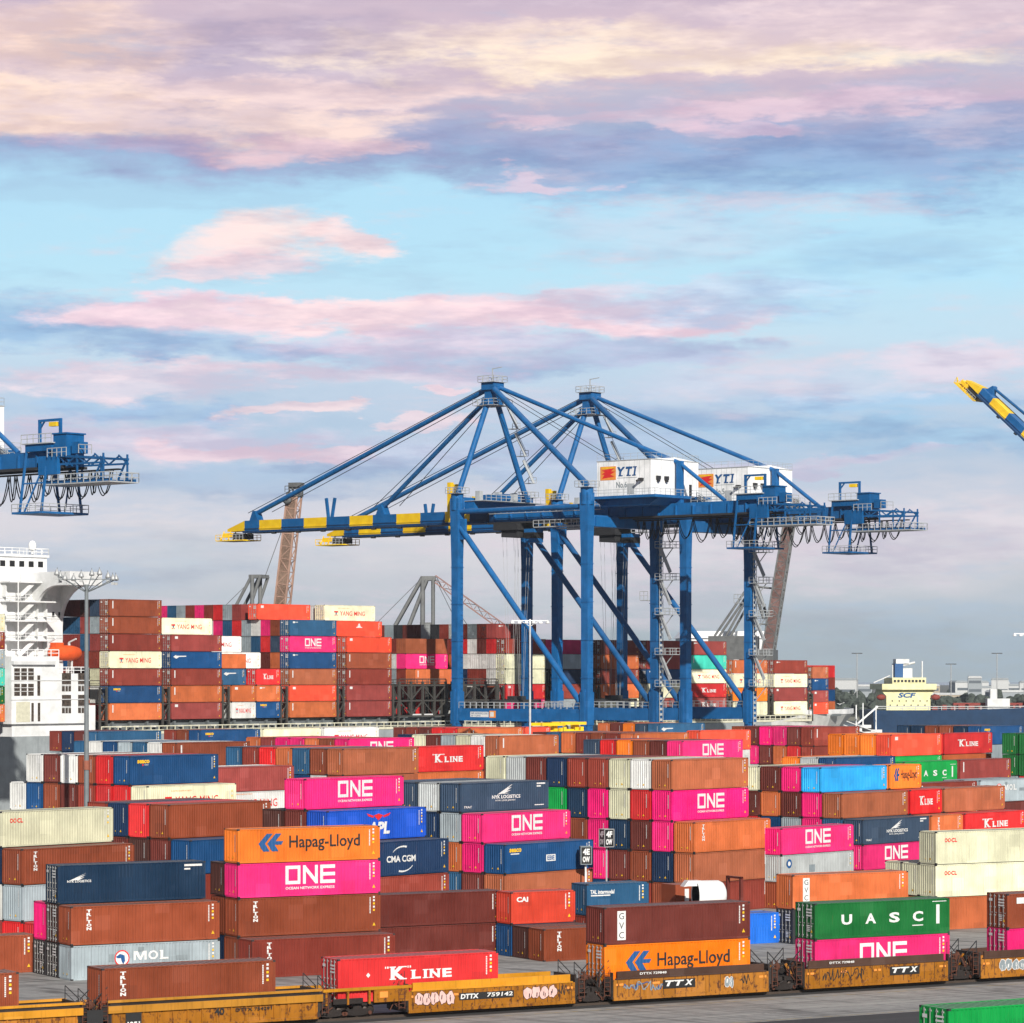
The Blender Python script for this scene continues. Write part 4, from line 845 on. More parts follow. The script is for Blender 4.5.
# ------------------------------------------------------------------ ship-to-shore cranes
# local frame: x towards land, y along the quay, z up; origin between the waterside legs
CR_RZ = radians(-41.0)
QC = Vector((-3.74, 615.4, 0)); qd = Vector((.656, .755, 0)); bd = Vector((.755, -.656, 0))
def rot_about(p, ang):        # raise a boom point about the hinge at (0, 52)
    x, y, z = p; r = radians(ang); dx, dz = x, z-52.4
    return (dx*cos(r)+dz*sin(r), y, 52.4-dx*sin(r)+dz*cos(r)) if ang else p
def rb_(mb, ang):
    if ang: mb.v = [rot_about(p, ang) for p in mb.v]
    return mb
G2 = 32.0; HY = 10.15
def crane(loc, label, num, lift=0):
    t = thing('quay_crane', label, 'crane', tuple(loc), CR_RZ, 'ship-to-shore quay cranes')
    for x in (0, G2):
        for y in (-HY, HY):
            l = MB(); top = 57.1
            for a, b, w0, w1 in ((3.0, 44, 1.5, 1.6), (44, 53.5, 1.6, 1.95), (53.5, top-1.0, 1.95, 1.95)): l.bar((x,y,a), (x,y,b), w0, w0, 0, w1, w1)
            l.tube((x,y,top-3.2), (x,y,top), 1.2, 16); l.box(x-.92, x+.92, y-.92, y+.92, 13.4, 19.5)
            l.prism([(x-.3,13),(x+.3,13),(x+.3,20),(x-.3,20)], y-1.05, y+1.05)
            for zz in (8, 22, 29, 36, 43, 49): l.box(x-.9, x+.9, y-.9, y+.9, zz, zz+.12)
            for zz in range(5, 52): l.box(x+.86, x+.93, y+.1, y+.6, zz, zz+.06)
            leg = l.build('leg', [CRB], t)
            p = MB(); p.rail([(x-1.6,y-1.6,top+.02),(x+1.6,y-1.6,top+.02),(x+1.6,y+1.6,top+.02),(x-1.6,y+1.6,top+.02),(x-1.6,y-1.6,top+.02)], 1.1, 1.2); p.box(x-1.6, x+1.6, y-1.6, y+1.6, top-.06, top+.02)
            p.build('platform', [CRG], leg)
    for x in (0, G2):
        b = MB(); b.box(x-1.0, x+1.0, -HY-3, HY+3, 2.2, 4.4); b.build('sill_beam', [CRB], t)
        b = MB(); b.box(x-.9, x+.9, -HY+1, HY-1, 50.0, 52.0) if x else b.box(x-.9, x+.9, -HY+1, HY-1, 54.6, 56.4); b.build('portal_header', [CRB], t)
        for y in (-HY-1, HY+1):
            k = MB(); k.box(x-.6, x+.6, y-3.6, y+3.6, 1.1, 2.1)
            for q in (-2.8, -1.2, 1.2, 2.8): k.lathe([(.1,-.12),(.42,-.12),(.45,0),(.42,.12),(.1,.12)], (x, y+q, .5), 12, axis='x')
            k.build('bogie', [M_dark], t)
    for y in (-HY, HY):
        b = MB(); b.box(1.1, G2-1.1, y-.75, y+.75, 14.0, 16.3); b.build('portal_beam', [CRB], t)
        b = MB(); b.rail([(1.1, y-.75, 16.35), (G2-1.1, y-.75, 16.35)], 1.15, 1.5); b.rail([(1.1, y+.75, 16.35), (G2-1.1, y+.75, 16.35)], 1.15, 1.5); b.build('walkway_rail', [CRG], t)
        b = MB(); b.tube((.8, y, 50.6), (G2-1.6, y, 17.6), .56, 12); b.box(.3, 2.2, y-.3, y+.3, 48.3, 52.2); b.prism([(G2-3.2,16.3),(G2-1,16.3),(G2-1,20.5)], y-.3, y+.3); b.build('diagonal_brace', [CRB], t)
        b = MB(); b.tube((.8, y, 53.6), (G2-.8, y, 53.6), .5, 12); b.build('top_tie', [CRB], t)
    # girder with trolley rails
    g = MB(); g.box(.6, 68.0, -1.7, 1.7, 51.8, 54.0); g.box(.6, 68, -2.3, -1.7, 51.45, 51.8, 1); g.box(.6, 68, 1.7, 2.3, 51.45, 51.8, 1)
    for k in range(17): g.box(2+k*4, 2.3+k*4, -2.0, -1.7, 51.8, 53.6); g.box(2+k*4, 2.3+k*4, 1.7, 2.0, 51.8, 53.6)
    for x in (2, G2): g.box(x-1.2, x+1.2, -HY+1.2, HY-1.2, 49.9 if x > 9 else 54.1, 51.7 if x > 9 else 55.6)
    g.build('girder', [CRB, M_dark], t)
    # boom
    b = MB(); xs = [0, -4.5, -10.9, -17.4, -23.8, -30.2, -36.6, -43.0, -49.4, -55.8, -62.2, -66.5]
    for i in range(len(xs)-1):
        b.box(xs[i+1], xs[i], -1.6, 1.6, 52.2, 54.3, 2 if i == 0 else i % 2); b.box(xs[i+1], xs[i], -2.2, 2.2, 51.75, 52.2, 2)
        b.box(xs[i+1], xs[i], -1.72, -1.6, 52.5, 52.7, 2 if i % 2 == 0 else 1)
    b.add([(-66.5,-1.6,52.2),(-66.5,1.6,52.2),(-66.5,1.6,54.3),(-66.5,-1.6,54.3),(-72.0,-1.2,52.2),(-72.0,1.2,52.2),(-72.0,1.2,52.7),(-72.0,-1.2,52.7)], [(0,1,5,4)[::-1],(2,3,7,6)[::-1],(0,4,7,3),(1,2,6,5),(4,5,6,7)], 1)
    for k in range(9): b.box(-9-k*7, -8.2-k*7, -2.3, -1.6, 51.35, 51.75, 3)
    for x in (-28.9, -64.6, -3): b.prism([(x-1.2,54.3),(x+1.2,54.3),(x+.3,56.3),(x-.3,56.3)], -.9, .9, 0)
    if not lift:
        b.bar((-10.2,-.8,54.3),(-10.2,-.8,60.0),.9,mi=1); b.bar((-8.7,-.8,54.3),(-8.7,-.8,59.6),.7,mi=1); b.bar((-5.4,.6,54.3),(-5.4,.6,57.2),.5,mi=1)
        b.bar((-44,0,54.3),(-44.6,0,58.2),.5,mi=0); b.bar((-43,0,54.3),(-42.2,0,58.2),.5,mi=0)
    rb_(b, lift).build('boom', [CRB, CRY, paint('crane_dark_blue_paint', (.007,.045,.13), rust=.1, dust=.1), M_dark], t)
    p = MB(); p.box(-74.0, -66.0, -2.6, 2.6, 50.2, 50.4, 1); p.rail([(-74,-2.6,50.4),(-70,-2.6,50.4)], 1.1, 1.2, .06, 1); p.rail([(-70,-2.6,50.4),(-66,-2.6,50.4)], 1.1, 1.0, .05, 0); p.rail([(-74,2.6,50.4),(-66,2.6,50.4)], 1.1, 1.2, .06, 1)
    for x in (-73.5, -71.5, -70, -67): p.bar((x,-1.5,50.4), (x+.6,-1.2,52.3), .18, mi=1 if x < -71 else 2)
    p.box(-73,-70.5,-1.4,1.4,51.0,51.9,1); p.box(-70,-67,-1.5,1.5,50.6,51.7,2); p.bar((-74,-1,50.6),(-75.5,0,51.0),.25,mi=1)
    rb_(p, lift).build('boom_tip_platform', [CRG, CRY, M_dark], t)
    # A-frame
    a = MB()
    for s in (-1, 1): a.tube((0, s*HY*.97, 57.0), (0, s*1.4, 75.0), .56, 12)
    a.bar((-.2,0,74.6), (-.2,0,78.6), 2.2, 1.8); a.box(-1.6, 1.6, -1.5, 1.5, 77.4, 78.8); a.bar((0,-2.6,75.2),(0,2.6,75.2), 1.1); a.build('a_frame', [CRB], t)
    p = MB()
    for z, w in ((74.4, 2.7), (78.9, 2.0)):
        p.box(-w, w, -w, w, z-.08, z); p.rail([(-w,-w,z),(w,-w,z),(w,w,z),(-w,w,z),(-w,-w,z)], 1.15, 1.3, .05)
    p.bar((0,0,78.9),(0,0,81.6),.16); p.bar((0,0,81.5),(2.4,0,81.7),.14)
    for i in range(3):                                    # zigzag stair up the far leg
        f = .16+i*.28; y0 = HY*(1-f)+1.6*f; z0 = 57+18.4*f
        p.box(-.4, 1.6, y0+.5, y0+2.3, z0-.1, z0); p.rail([(-.4,y0+2.3,z0),(1.6,y0+2.3,z0)], 1.1, 1, .05)
        p.bar((1.2,y0+2.0,z0),(.4,y0-.2,z0+4.4),.18,.5); p.bar((1.2,y0+2.0,z0+1),(.4,y0-.2,z0+5.4),.08)
    p.build('apex_platform', [CRG], t)
    b = MB(); b.tube((.6, -.8, 77.9), (G2-.3, -HY+.3, 57.6), .58, 14); b.build('backstay', [CRB], t)
    b = MB(); b.tube((.8, .6, 78.0), (45.6, 0, 61.4), .42, 10); b.tube((45.6, 0, 61.4), (56.0, 0, 54.2), .36, 10); b.bar((45.7,0,54.0),(45.7,0,61.8),1.0); b.build('tail_stay', [CRB], t)
    # forestays with rope pairs
    for x, r in ((-64.6, .48), (-28.9, .45)):
        b = MB(); e = rot_about((x, 0, 55.8), lift) if lift else (x, 0, 55.8); s = (-1.4, 0, 77.6 if x < -40 else 75.6)
        if not lift:
            b.tube(s, e, r, 10); 
            for o in (1.2, -1.3): b.tube((s[0], .5, s[2]+o*.7), (e[0]+(4 if o < 0 else -3), .5, e[2]+.2), .075, 5, 1)
        else:
            mid = ((s[0]+e[0])/2+2, 0, (s[2]+e[2])/2-9); b.tube(s, mid, r*.8, 8); b.tube(mid, e, r*.8, 8)
        b.build('forestay', [CRB, M_dark], t)
    r = MB()
    for y in (-1.2, 1.2): r.tube((1, y, 77.5), (34, y, 60.5), .06, 4)
    r.build('hoist_rope', [M_dark], t)
    # machine house
    h = MB(); h.box(31.8, 44.5, -7.0, 7.0, 55.5, 61.9); h.add([(31.8,-7,61.9),(44.5,-7,61.9),(44.5,7,61.9),(31.8,7,61.9),(31.8,0,62.5),(44.5,0,62.5)], [(0,1,5,4),(2,3,4,5),(1,2,5),(3,0,4)], 0)
    for k in range(11): h.box(32.2+k*1.2, 32.24+k*1.2, -7.03, -7.002, 55.6, 61.8, 1)
    for k in range(11): h.box(44.502, 44.53, -6.6+k*1.3, -6.57+k*1.3, 55.6, 61.8, 1)
    h.box(31.7, 44.6, -7.1, 7.1, 61.85, 61.98, 1); h.box(39.0, 40.6, 44.0-44.0-7.06, -7.01, 55.7, 57.6, 1)
    hs = h.build('machine_house', [CRW, CRG], t)
    m = MB(); y = -7.05
    put_rect(m, 32.6, 36.3, 58.4, 60.9, O_, y); put_poly(m, [(32.9,60.2),(36.0,60.6),(35.2,60.0),(36.1,59.9),(35.0,59.4),(36.0,59.0),(33.0,58.7),(33.6,59.4),(32.9,59.5),(33.7,59.9)], R_, y-.01); put_rect(m, 32.9, 36.0, 60.5, 60.75, Y_, y-.01)
    for ch, a, b_ in (('Y',36.6,38.5),('T',38.6,40.2),('I',40.4,41.1)): put_text(m, ch, a, b_, 59.0, 60.7, B_, .045, .18, y)
    put_rect(m, 40.3, 41.2, 60.5, 60.7, B_, y); put_rect(m, 40.1, 41.0, 59.0, 59.2, B_, y); put_rect(m, 38.8, 39.8, 59.0, 59.2, B_, y); put_rect(m, 36.9, 37.9, 59.0, 59.2, B_, y)
    put_rect(m, 36.6, 41.2, 58.66, 58.72, G_, y); put_text(m, 'No.%d' % num, 36.4, 38.9, 56.9, 58.0, G_, .01, 0, y)
    m.build('lettering', MK, hs)
    m = MB()
    m.box(42, 42.8, -7.7, -7.0, 58.0, 58.5); m.bar((42.4,-7.7,58.2),(42.1,-8.3,57.9),.35); m.build('floodlight', [M_dark], hs)
    for yy in (-5.6, -3.2): m = MB(); m.box(44.5, 44.9, yy, yy+1.0, 58.2, 58.9); m.box(44.5, 45.0, yy+.2, yy+.7, 57.8, 58.2); m.build('floodlight', [M_dark], hs)
    m = MB(); m.box(44.5, 44.53, 4.2, 5.0, 55.6, 57.7); m.build('door', [M_dark], hs)
    m = MB(); m.rail([(31.8,-7,62),(44.5,-7,62),(44.5,7,62),(31.8,7,62)], 1.1, 1.6, .025); m.build('roof_rail', [CRG], hs)
    m = MB(); m.box(30.4, 46.5, -8.4, 8.4, 54.9, 55.4); m.prism([(33,53.6),(44,53.6),(46.3,54.9),(31,54.9)], -7.0, 7.0)
    m.build('house_platform', [CRB], t)
    m = MB(); m.rail([(30.4,-8.4,55.4),(46.5,-8.4,55.4),(46.5,8.4,55.4)], 1.1, 1.5, .04); m.bar((46.8,4,55.4),(49.8,4,53.6),.2,.7); m.rail([(46.8,3.6,55.2),(49.8,3.6,53.6)], 1.0, 1.0, .05)
    m.box(46.5, 54, 2.2, 4.6, 53.9, 54.05); m.rail([(46.5,2.2,54.05),(54,2.2,54.05)], 1.1, 1.4, .05); m.build('house_walkway', [CRG], t)
    # girder walkways
    w = MB()
    for y in (-3.4, 3.4):
        w.box(2.5, 30, y-.5, y+.5, 53.3, 53.4); w.rail([(2.5,y-.5*(1 if y < 0 else -1),53.4),(30,y-.5*(1 if y < 0 else -1),53.4)], 1.1, 1.5, .05); w.box(14, 26, y-.9, y+.9, 50.4, 50.55); w.rail([(14,y-.9*(1 if y < 0 else -1),50.55),(26,y-.9*(1 if y < 0 else -1),50.55)], 1.2, 1.4, .055)
    w.box(-.5, 6, -HY+1, HY-1, 55.6, 55.7); w.rail([(-.6,-HY+1.5,55.7),(-.6,HY-1.5,55.7)], 1.1, 1.4, .05); w.rail([(6,-HY+1.5,55.7),(6,HY-1.5,55.7)], 1.1, 1.4, .05)
    for x, y in ((2, -6.2), (4, 1.6), (1, 5.0), (3.5, -2.4)): w.box(x-.5, x+.6, y-.5, y+.5, 55.7, 57.4+rnd.uniform(-.4,.6))
    w.build('girder_walkway', [CRG], t)
    m = MB(); m.box(1.2, 5.2, -4.6, -2.2, 55.75, 57.0); m.box(2.0, 4.4, 2.2, 6.0, 55.75, 57.2); m.tube((3,-1.6,56.6),(3,1.6,56.6),.75,12); m.build('boom_hoist', [CRB], t)
    # tail end: cabinets, portal hoist, truss, service platform and hung frame
    m = MB(); m.box(60.5, 66, -2.6, 2.6, 54.0, 55.0); m.box(66.0, 68.8, -2.2, 1.0, 53.2, 56.2); m.box(65.8, 69.0, -2.4, 1.2, 56.2, 56.4); m.box(69.6, 71.2, -2.0, -.4, 53.4, 55.0); m.box(63.6, 67.6, -2.9, -2.3, 50.6, 53.2); m.build('tail_cabinet', [CRB], t)
    m = MB()
    for y in (-2.2, 2.2):
        m.bar((67, y, 53.2), (76.6, y, 52.5), .32); m.bar((67, y, 52.0), (76.6, y, 51.9), .26); m.bar((64, y, 49.6), (78.0, y, 49.5), .4)
        for k in range(5): m.bar((67+k*1.9, y, 52.0 if k % 2 else 53.2), (68.9+k*1.9, y, 53.0 if k % 2 else 51.9), .18)
        for x in (64.5, 67, 71, 76.4): m.bar((x, y, 49.6), (x, y, 53.2), .35 if x < 67 else .22)
        m.bar((74.4,y,49.6),(76.2,y,52.4),.22)
    m.build('tail_truss', [CRB], t)
    m = MB(); m.box(63.6, 78.2, -2.7, 2.7, 49.15, 49.3)
    for y in (-2.7, 2.7): m.rail([(63.6,y,49.3),(78.2,y,49.3)], 1.25, 1.3, .06)
    m.rail([(78.2,-2.7,49.3),(78.2,2.7,49.3)], 1.25, 1.3, .06)
    m.box(60, 66.4, -2.9, 2.9, 55.0, 55.15); m.rail([(60,-2.9,55.15),(66.4,-2.9,55.15)], 1.2, 1.2, .055); m.rail([(71.3,-2.2,53.4),(74,-2.2,53.2)], 1.2, 1.2, .055)
    m.rail([(66,-3.3,53.0),(70,-3.3,53.0)], 1.2, 1.0, .05); m.build('tail_walkway', [CRG], t)
    m = MB()
    for x in (60.6, 65.0): m.bar((x, 0, 54.8), (x, 0, 58.6), .36)
    m.bar((60.4, 0, 58.5), (65.2, 0, 58.5), .34); m.bar((60.6,0,57.3),(61.6,0,58.4),.2); m.build('service_gantry', [CRB], t)
    m = MB(); m.box(62.9, 64.4, -.35, .35, 57.6, 58.2); m.build('service_hoist', [CRY], t)
    m = MB()
    for y in (-3.7, 3.7):
        for x in (60.6, 65.2): m.bar((x, y, 45.4), (x, y*.62, 55.0), .28)
        m.bar((61.6, y, 45.5), (64.8, y*.62, 53.0), .2); m.bar((60.6,y*.85,49.5),(65.2,y*.85,49.5),.2)
        m.bar((60.6,y*.62,54.9),(65.2,y*.62,54.9),.3)
    m.bar((60.6,-3.7*.62,54.9),(60.6,3.7*.62,54.9),.28); m.bar((65.2,-3.7*.62,54.9),(65.2,3.7*.62,54.9),.28)
    m.box(59.6, 66.0, -4.3, 4.3, 45.2, 45.5); m.build('hung_frame', [CRB], t)
    m = MB(); m.rail([(59.6,-4.3,45.5),(66,-4.3,45.5),(66,4.3,45.5),(59.6,4.3,45.5),(59.6,-4.3,45.5)], 1.1, 1.4, .045); m.build('hung_frame_rail', [CRG], t)
    # festoon cable loops
    m = MB(); xs = [33.5,35,37,38.2,40,43,46.5,50.5,52,55,57.5,60,63,64.5,68,69.2,72.5]
    for i in range(len(xs)-1):
        a, b2 = xs[i], xs[i+1]; d = 2.0+(b2-a)*.45+((i*37) % 5)*.25
        for y in (2.7, 3.1):
            pts = [(a+(b2-a)*k/10, y, 51.2-d*(1-(2*k/10-1)**2)*(.92 if y > 3 else 1)) for k in range(11)]; m.path(pts, .085, 5)
    m.box(32, 74, 2.5, 3.3, 51.2, 51.4); m.build('festoon_cable', [M_black], t)
    # stairs, ladder and lift rack on the landside far leg
    m = MB(); X = G2+1.05; Y = HY
    for i, z in enumerate((20.5, 26.5, 34, 40.5, 46.5)):
        m.box(X, X+3.4, Y-1.6, Y+1.6, z-.1, z); m.rail([(X,Y-1.6,z),(X+3.4,Y-1.6,z),(X+3.4,Y+1.6,z),(X,Y+1.6,z)], 1.15, 1.1, .045)
        m.bar((X,Y,z-3.4),(X+3.0,Y,z-.1),.14)
        if i: m.bar((X+3.2,Y-1.0,z-4.9+.2),(X+.8,Y-1.0,z),.16,.7); m.bar((X+3.2,Y-1.4,z-3.8),(X+.8,Y-1.4,z+1.1),.07)
    for z in range(4, 50): m.box(G2+1.0, G2+1.25, Y-.35, Y+.35, z, z+.45)
    m.bar((G2+1.3,Y-.5,2),(G2+1.3,Y-.5,52),.09); m.bar((G2+1.3,Y+.5,2),(G2+1.3,Y+.5,52),.09)
    m.box(G2-2.9, G2-1.0, -1.2+Y, Y+1.2, 36.6, 36.75); m.rail([(G2-2.9,Y-1.2,36.75),(G2-1,Y-1.2,36.75)], 1.6, .9, .06)
    m.build('stairway', [CRG], t)
    # trolley, cab and hoist ropes
    m = MB(); m.box(3, 9, -3.2, 3.2, 50.2, 51.4); m.box(4.5, 8.5, -2.6, 2.6, 48.9, 50.2); m.build('trolley', [M_dark], t)
    m = MB(); m.box(9.2, 11.6, -1.4, 1.4, 47.8, 50.4); m.box(9.15,11.65,-1.45,1.45,48.6,49.7,1); m.build('operator_cab', [CRB, M_black], t)
    m = MB()
    for x in (4, 5, 7.4, 8.2):
        for y in (-1.6, 1.6): m.tube((x,y,49), (x*.25+4.4,y,18.5), .035, 4)
    m.build('trolley_rope', [M_steel], t)
    m = MB(); m.box(5.0, 7.2, -6, 6, 17.4, 17.9); m.box(5.3, 6.9, -1.8, 1.8, 17.9, 18.6); m.build('spreader', [M_dark], t)
    m = MB(); put_rect(m, 4.0, 8.6, 14.7, 15.7, W_, -HY-.76); put_rect(m, 8.8, 10.4, 14.6, 15.9, O_, -HY-.765); put_rect(m, 9.0, 9.9, 14.8, 15.7, W_, -HY-.77); put_text(m, 'SAFE WORKING LOAD', 4.2, 8.4, 15.2, 15.6, B_, .01, 0, -HY-.765); put_text(m, '50 TONS', 4.2, 6.6, 14.8, 15.1, B_, .01, 0, -HY-.765)
    m.build('beam_sign', MK, t)
    return t
crane(QC, 'blue quay crane with a white house marked No.6, nearest in the middle', 6)
crane(QC+qd*29.4, 'blue quay crane behind, its white house marked No.5', 5)
crane(QC-qd*165.4, 'blue quay crane whose tail end enters at the left edge', 7)
crane(QC+qd*251, 'quay crane with its blue and yellow boom raised at right edge', 4, lift=41)
# ------------------------------------------------------------------ container ship
HULL = paint('ship_hull_grey_paint', (.30,.33,.34), rust=.2, streak=.5, dust=.1)
HULLW = paint('ship_bow_white_paint', (.60,.60,.57), rust=.1, streak=.35, dust=.05)
SHW = paint('ship_white_paint', (.85,.86,.84), rust=.04, streak=.06, dust=0)
DECKG = flat('deck_steel_grey', (.085,.09,.095), .6)
HATCH = flat('hatch_cover_grey', (.13,.145,.15), .55)
LASH = flat('lashing_steel', (.06,.056,.05), .65)
CREAM = flat('cream_rail', (.62,.60,.46), .6)
ship = thing('container_ship', 'long grey container ship with a white bridge moored behind the cranes', 'ship', (SHX, SHY, 0), TSH)
h = MB(); st = []
for a, half, flare in ((-160,24.5,0), (190,24.5,0), (203,24.3,1.5), (214,23.2,4.5), (224,20.5,7.5), (233,16.0,9.5), (241,9.5,8.0), (247,4.0,3.7), (252,.3,.2)):
    up = 12.4+(1.6 if a > 200 else 0); b = half-flare; ba = a-(max(0,a-215)*.38)
    st.append([(a, 24-half, up), (a-(a-ba)*.5, 24-(half+b)/2+.6*(flare>0), up*.45), (ba, 24-b, -3.5), (ba, 24+b, -3.5), (a-(a-ba)*.5, 24+(half+b)/2-.6*(flare>0), up*.45), (a, 24+half, up)])
for i in range(len(st)-1):
    mi = 1 if i >= 1 else 0
    A, B = st[i], st[i+1]
    for k in range(5): h.add([A[k], B[k], B[k+1], A[k+1]], [(0,3,2,1)], 0 if i < 1 else 1, i > 0)
    h.add([A[0], A[5], B[5], B[0]], [(0,3,2,1)], 2)
h.add(st[0], [(0,1,2,3,4,5)], 0)
h.build('hull', [HULL, HULLW, DECKG], ship)
b = MB(); P = [s[0] for s in st[2:]]
for p, q in zip(P, P[1:]): b.bar((p[0],p[1]+.15,p[2]+.35), (q[0],q[1]+.15,q[2]+.35), .25, 1.1)
b.build('bulwark', [SHW], ship)
r = MB(); r.rail([(-2, -.3, 12.45), (205, -.3, 12.45)], 1.35, 1.9, .085); r.box(-2, 205, -.36, -.28, 12.45, 12.9); r.build('deck_rail', [CREAM], ship)
for a in (-160,-145,-130,-115,-100,-85,-70,-55,-37, 0,14.45,29,43.6,58.5,73.3,88,103.2,118,132.7,147.5,162.4):
    hc = MB(); hc.box(a-.2, a+12.4, 1.0, 47, 12.45, 14.75)
    for k in range(3): hc.box(a+1+k*4, a+1.4+k*4, .3, 1.0, 12.45, 14.6); hc.box(a+2.5+k*4, a+3.1+k*4, .2, .98, 13.6, 13.9, 1)
    hc.build('hatch_cover', [HATCH, SHW], ship)
for a in (177, 191.7, 205.8): hc = MB(); hc.box(a-.2, a+12.4, 1.0, 44 if a < 200 else 36, 13.4, 13.9); hc.build('hatch_cover', [HATCH, SHW], ship)
for a in (-2.2, 12.3, 26.75, 41.3, 56.1, 71.0, 86, 101, 115.6, 130.4, 145.2, 160.1, 174.8, 189.5, 204.2):     # lashing bridges between the bays
    l = MB(); zt = 20.6 if a < 170 else 18.5
    for y in range(0, 46, 5):
        for x in (.1, 1.6): l.bar((a+x, y, 12.4), (a+x, y, zt), .32)
    for z in (14.8, 17.7, zt): l.box(a, a+1.8, -.1, 46, z-.12, z); 
    l.rail([(a,-.1,zt),(a,46,zt)], 1.1, 2.5, .06); l.bar((a+.1,0,14.9),(a+1.6,0,17.6),.14); l.bar((a+1.6,0,17.7),(a+.1,0,20.4),.14)
    l.build('lashing_bridge', [LASH], ship)
for a0 in (72.8, 87.6):                                      # tall empty cell frames along the side
    l = MB(); W = 13.0
    for z in (14.9, 17.8, 20.7): l.box(a0, a0+W, -.15, .25, z-.2, z+.1); l.box(a0, a0+W, 5, 5.3, z-.15, z+.1)
    for k in range(5):
        x = a0+k*W/4; l.bar((x,0,14.9),(x,0,21.4),.4); l.bar((x,5.1,14.9),(x,5.1,20.8),.3); l.bar((x,0,20.7),(x,5.1,20.7),.25)
        if k < 4:
            for z in (14.9, 17.8): l.bar((x,0,z+.1) if k % 2 else (x,0,z+2.8), (x+W/4,0,z+2.8) if k % 2 else (x+W/4,0,z+.1), .22); l.box(x+.4, x+W/4-.4, -.05, 0, z+.05, z+.35, 1) if z < 15 and k in (1,2) else None
    l.rail([(a0,0,20.8),(a0+W,0,20.8)], 1.1, 1.6, .06); l.build('cell_frame', [LASH, SHW], ship)
# bridge block
w = MB(); w.box(-18, -2.6, 9.0, 40, 12.4, 40.1); w.box(-21.6, -11.2, 0, 48, 14.5, 25.8); w.box(-11.2, -4.6, 0, 48, 14.5, 22.9); w.box(-11.2, -4.6, 9, 40, 22.9, 25.8); w.box(-21.0, -2.6, .6, 47, 12.4, 17.5); w.box(-15, -4, 11.5, 36, 40.1, 42.9); w.box(-15.3, -3.7, 11.2, 36.3, 42.9, 43.3); w.box(-21.6, -18, 9, 40, 24, 26.0)
w.build('accommodation', [SHW], ship)
w = MB(); w.box(-9.5, -2.3, -.8, 48.8, 37.9, 40.2); pass
for x in (-9.5, -3.2):                                        # curved gussets under the wing
    pts = [(9.2, 31.0)]+[(2.6+6.5*cos(pi/2*k/8), 31.0+6.9*sin(pi/2*k/8)) for k in range(9)]+[(9.2, 37.95)]; g_ = MB()
    g_.prism([(a, b) for a, b in pts], 0, .7); w.add([(x+v[1], v[0], v[2]) for v in g_.v], [f[::-1] for f in g_.f])
w.build('bridge_wing', [SHW], ship)
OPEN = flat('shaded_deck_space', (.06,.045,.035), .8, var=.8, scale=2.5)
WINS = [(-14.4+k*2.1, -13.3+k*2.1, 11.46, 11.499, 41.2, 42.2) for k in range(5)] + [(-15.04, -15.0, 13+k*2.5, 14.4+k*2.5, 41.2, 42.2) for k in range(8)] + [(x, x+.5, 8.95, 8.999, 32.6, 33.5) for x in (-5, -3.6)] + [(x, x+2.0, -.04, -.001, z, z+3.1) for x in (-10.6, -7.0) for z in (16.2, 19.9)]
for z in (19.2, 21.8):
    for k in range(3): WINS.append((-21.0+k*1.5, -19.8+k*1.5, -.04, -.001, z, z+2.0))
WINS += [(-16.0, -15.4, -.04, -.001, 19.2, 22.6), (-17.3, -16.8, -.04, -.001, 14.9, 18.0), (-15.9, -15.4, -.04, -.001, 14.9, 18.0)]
for q in WINS: w = MB(); w.box(*q); w.build('window' if q[4] > 30 else 'deck_opening', [M_black if q[4] > 30 else OPEN], ship)
w = MB(); w.box(-20.6, -17.6, -.03, -.002, 14.8, 18.2); w.build('cream_panel', [CREAM], ship)
w = MB()
for x in (-9.6, -6.0):
    for z in (17.6, 21.3): w.box(x-1, x+1, -.08, -.041, z-.5, z-.38)
for z in (19.9, 20.5, 22.5, 23.1): w.box(-21.1, -16.7, -.09, -.041, z, z+.09)
for x in (-10.6, -7.0):
    for z in (16.2, 19.9):
        for q in (.66, 1.33): w.box(x+q-.05, x+q+.05, -.09, -.041, z, z+1.2)
        w.box(x, x+2, -.09, -.041, z+1.1, z+1.2)
for z in (28.6, 31.9, 35.2): w.rail([(-18,8.9,z),(-2.7,8.9,z)], .9, 1.3, .04)
for z in (18.4, 21.6): w.box(-21.7, -4.5, -.12, -.042, z+.1, z+.22)
w.box(-21.6, -12.5, -.6, 0, 24.4, 25.0); w.build('gallery_rail', [SHW], ship)
w = MB(); w.rail([(-21.5,.1,25.8),(-11.2,.1,25.8)], 1.1, 1.6, .06); w.rail([(-11.2,.1,22.9),(-4.6,.1,22.9)], 1.1, 1.6, .06); w.build('boat_deck_rail', [SHW], ship)
w = MB(); w.rail([(-15.2,11.3,43.3),(-3.8,11.3,43.3),(-3.8,36,43.3)], 1.1, 1.6, .06)
w.build('bridge_roof_rail', [SHW], ship)
w = MB()
for i, z in enumerate((25.4, 28.7, 32.0, 35.3)):                # outside landings with curved gussets and stairs
    w.box(-16.6, -6.4, 6.3, 9.0, z+3.0, z+3.25); 
    w.bar((-14.6, 7.0, z+.2), (-10.6, 7.0, z+3.2), .2, .7); w.rail([(-16.6,6.3,z+3.25),(-12,6.3,z+3.25)], 1.1, 1.2, .05)
    for x in (-16, -9, -7): w.prism([(x-.1,z+3.0),(x+.1,z+3.0),(x+.1,z+.6),(x-.1,z+.6)], 8.0, 8.98)
w.tube((-14.9,6.2,26),(-14.9,6.2,38.6),.12,8); w.build('outside_stair', [SHW], ship)
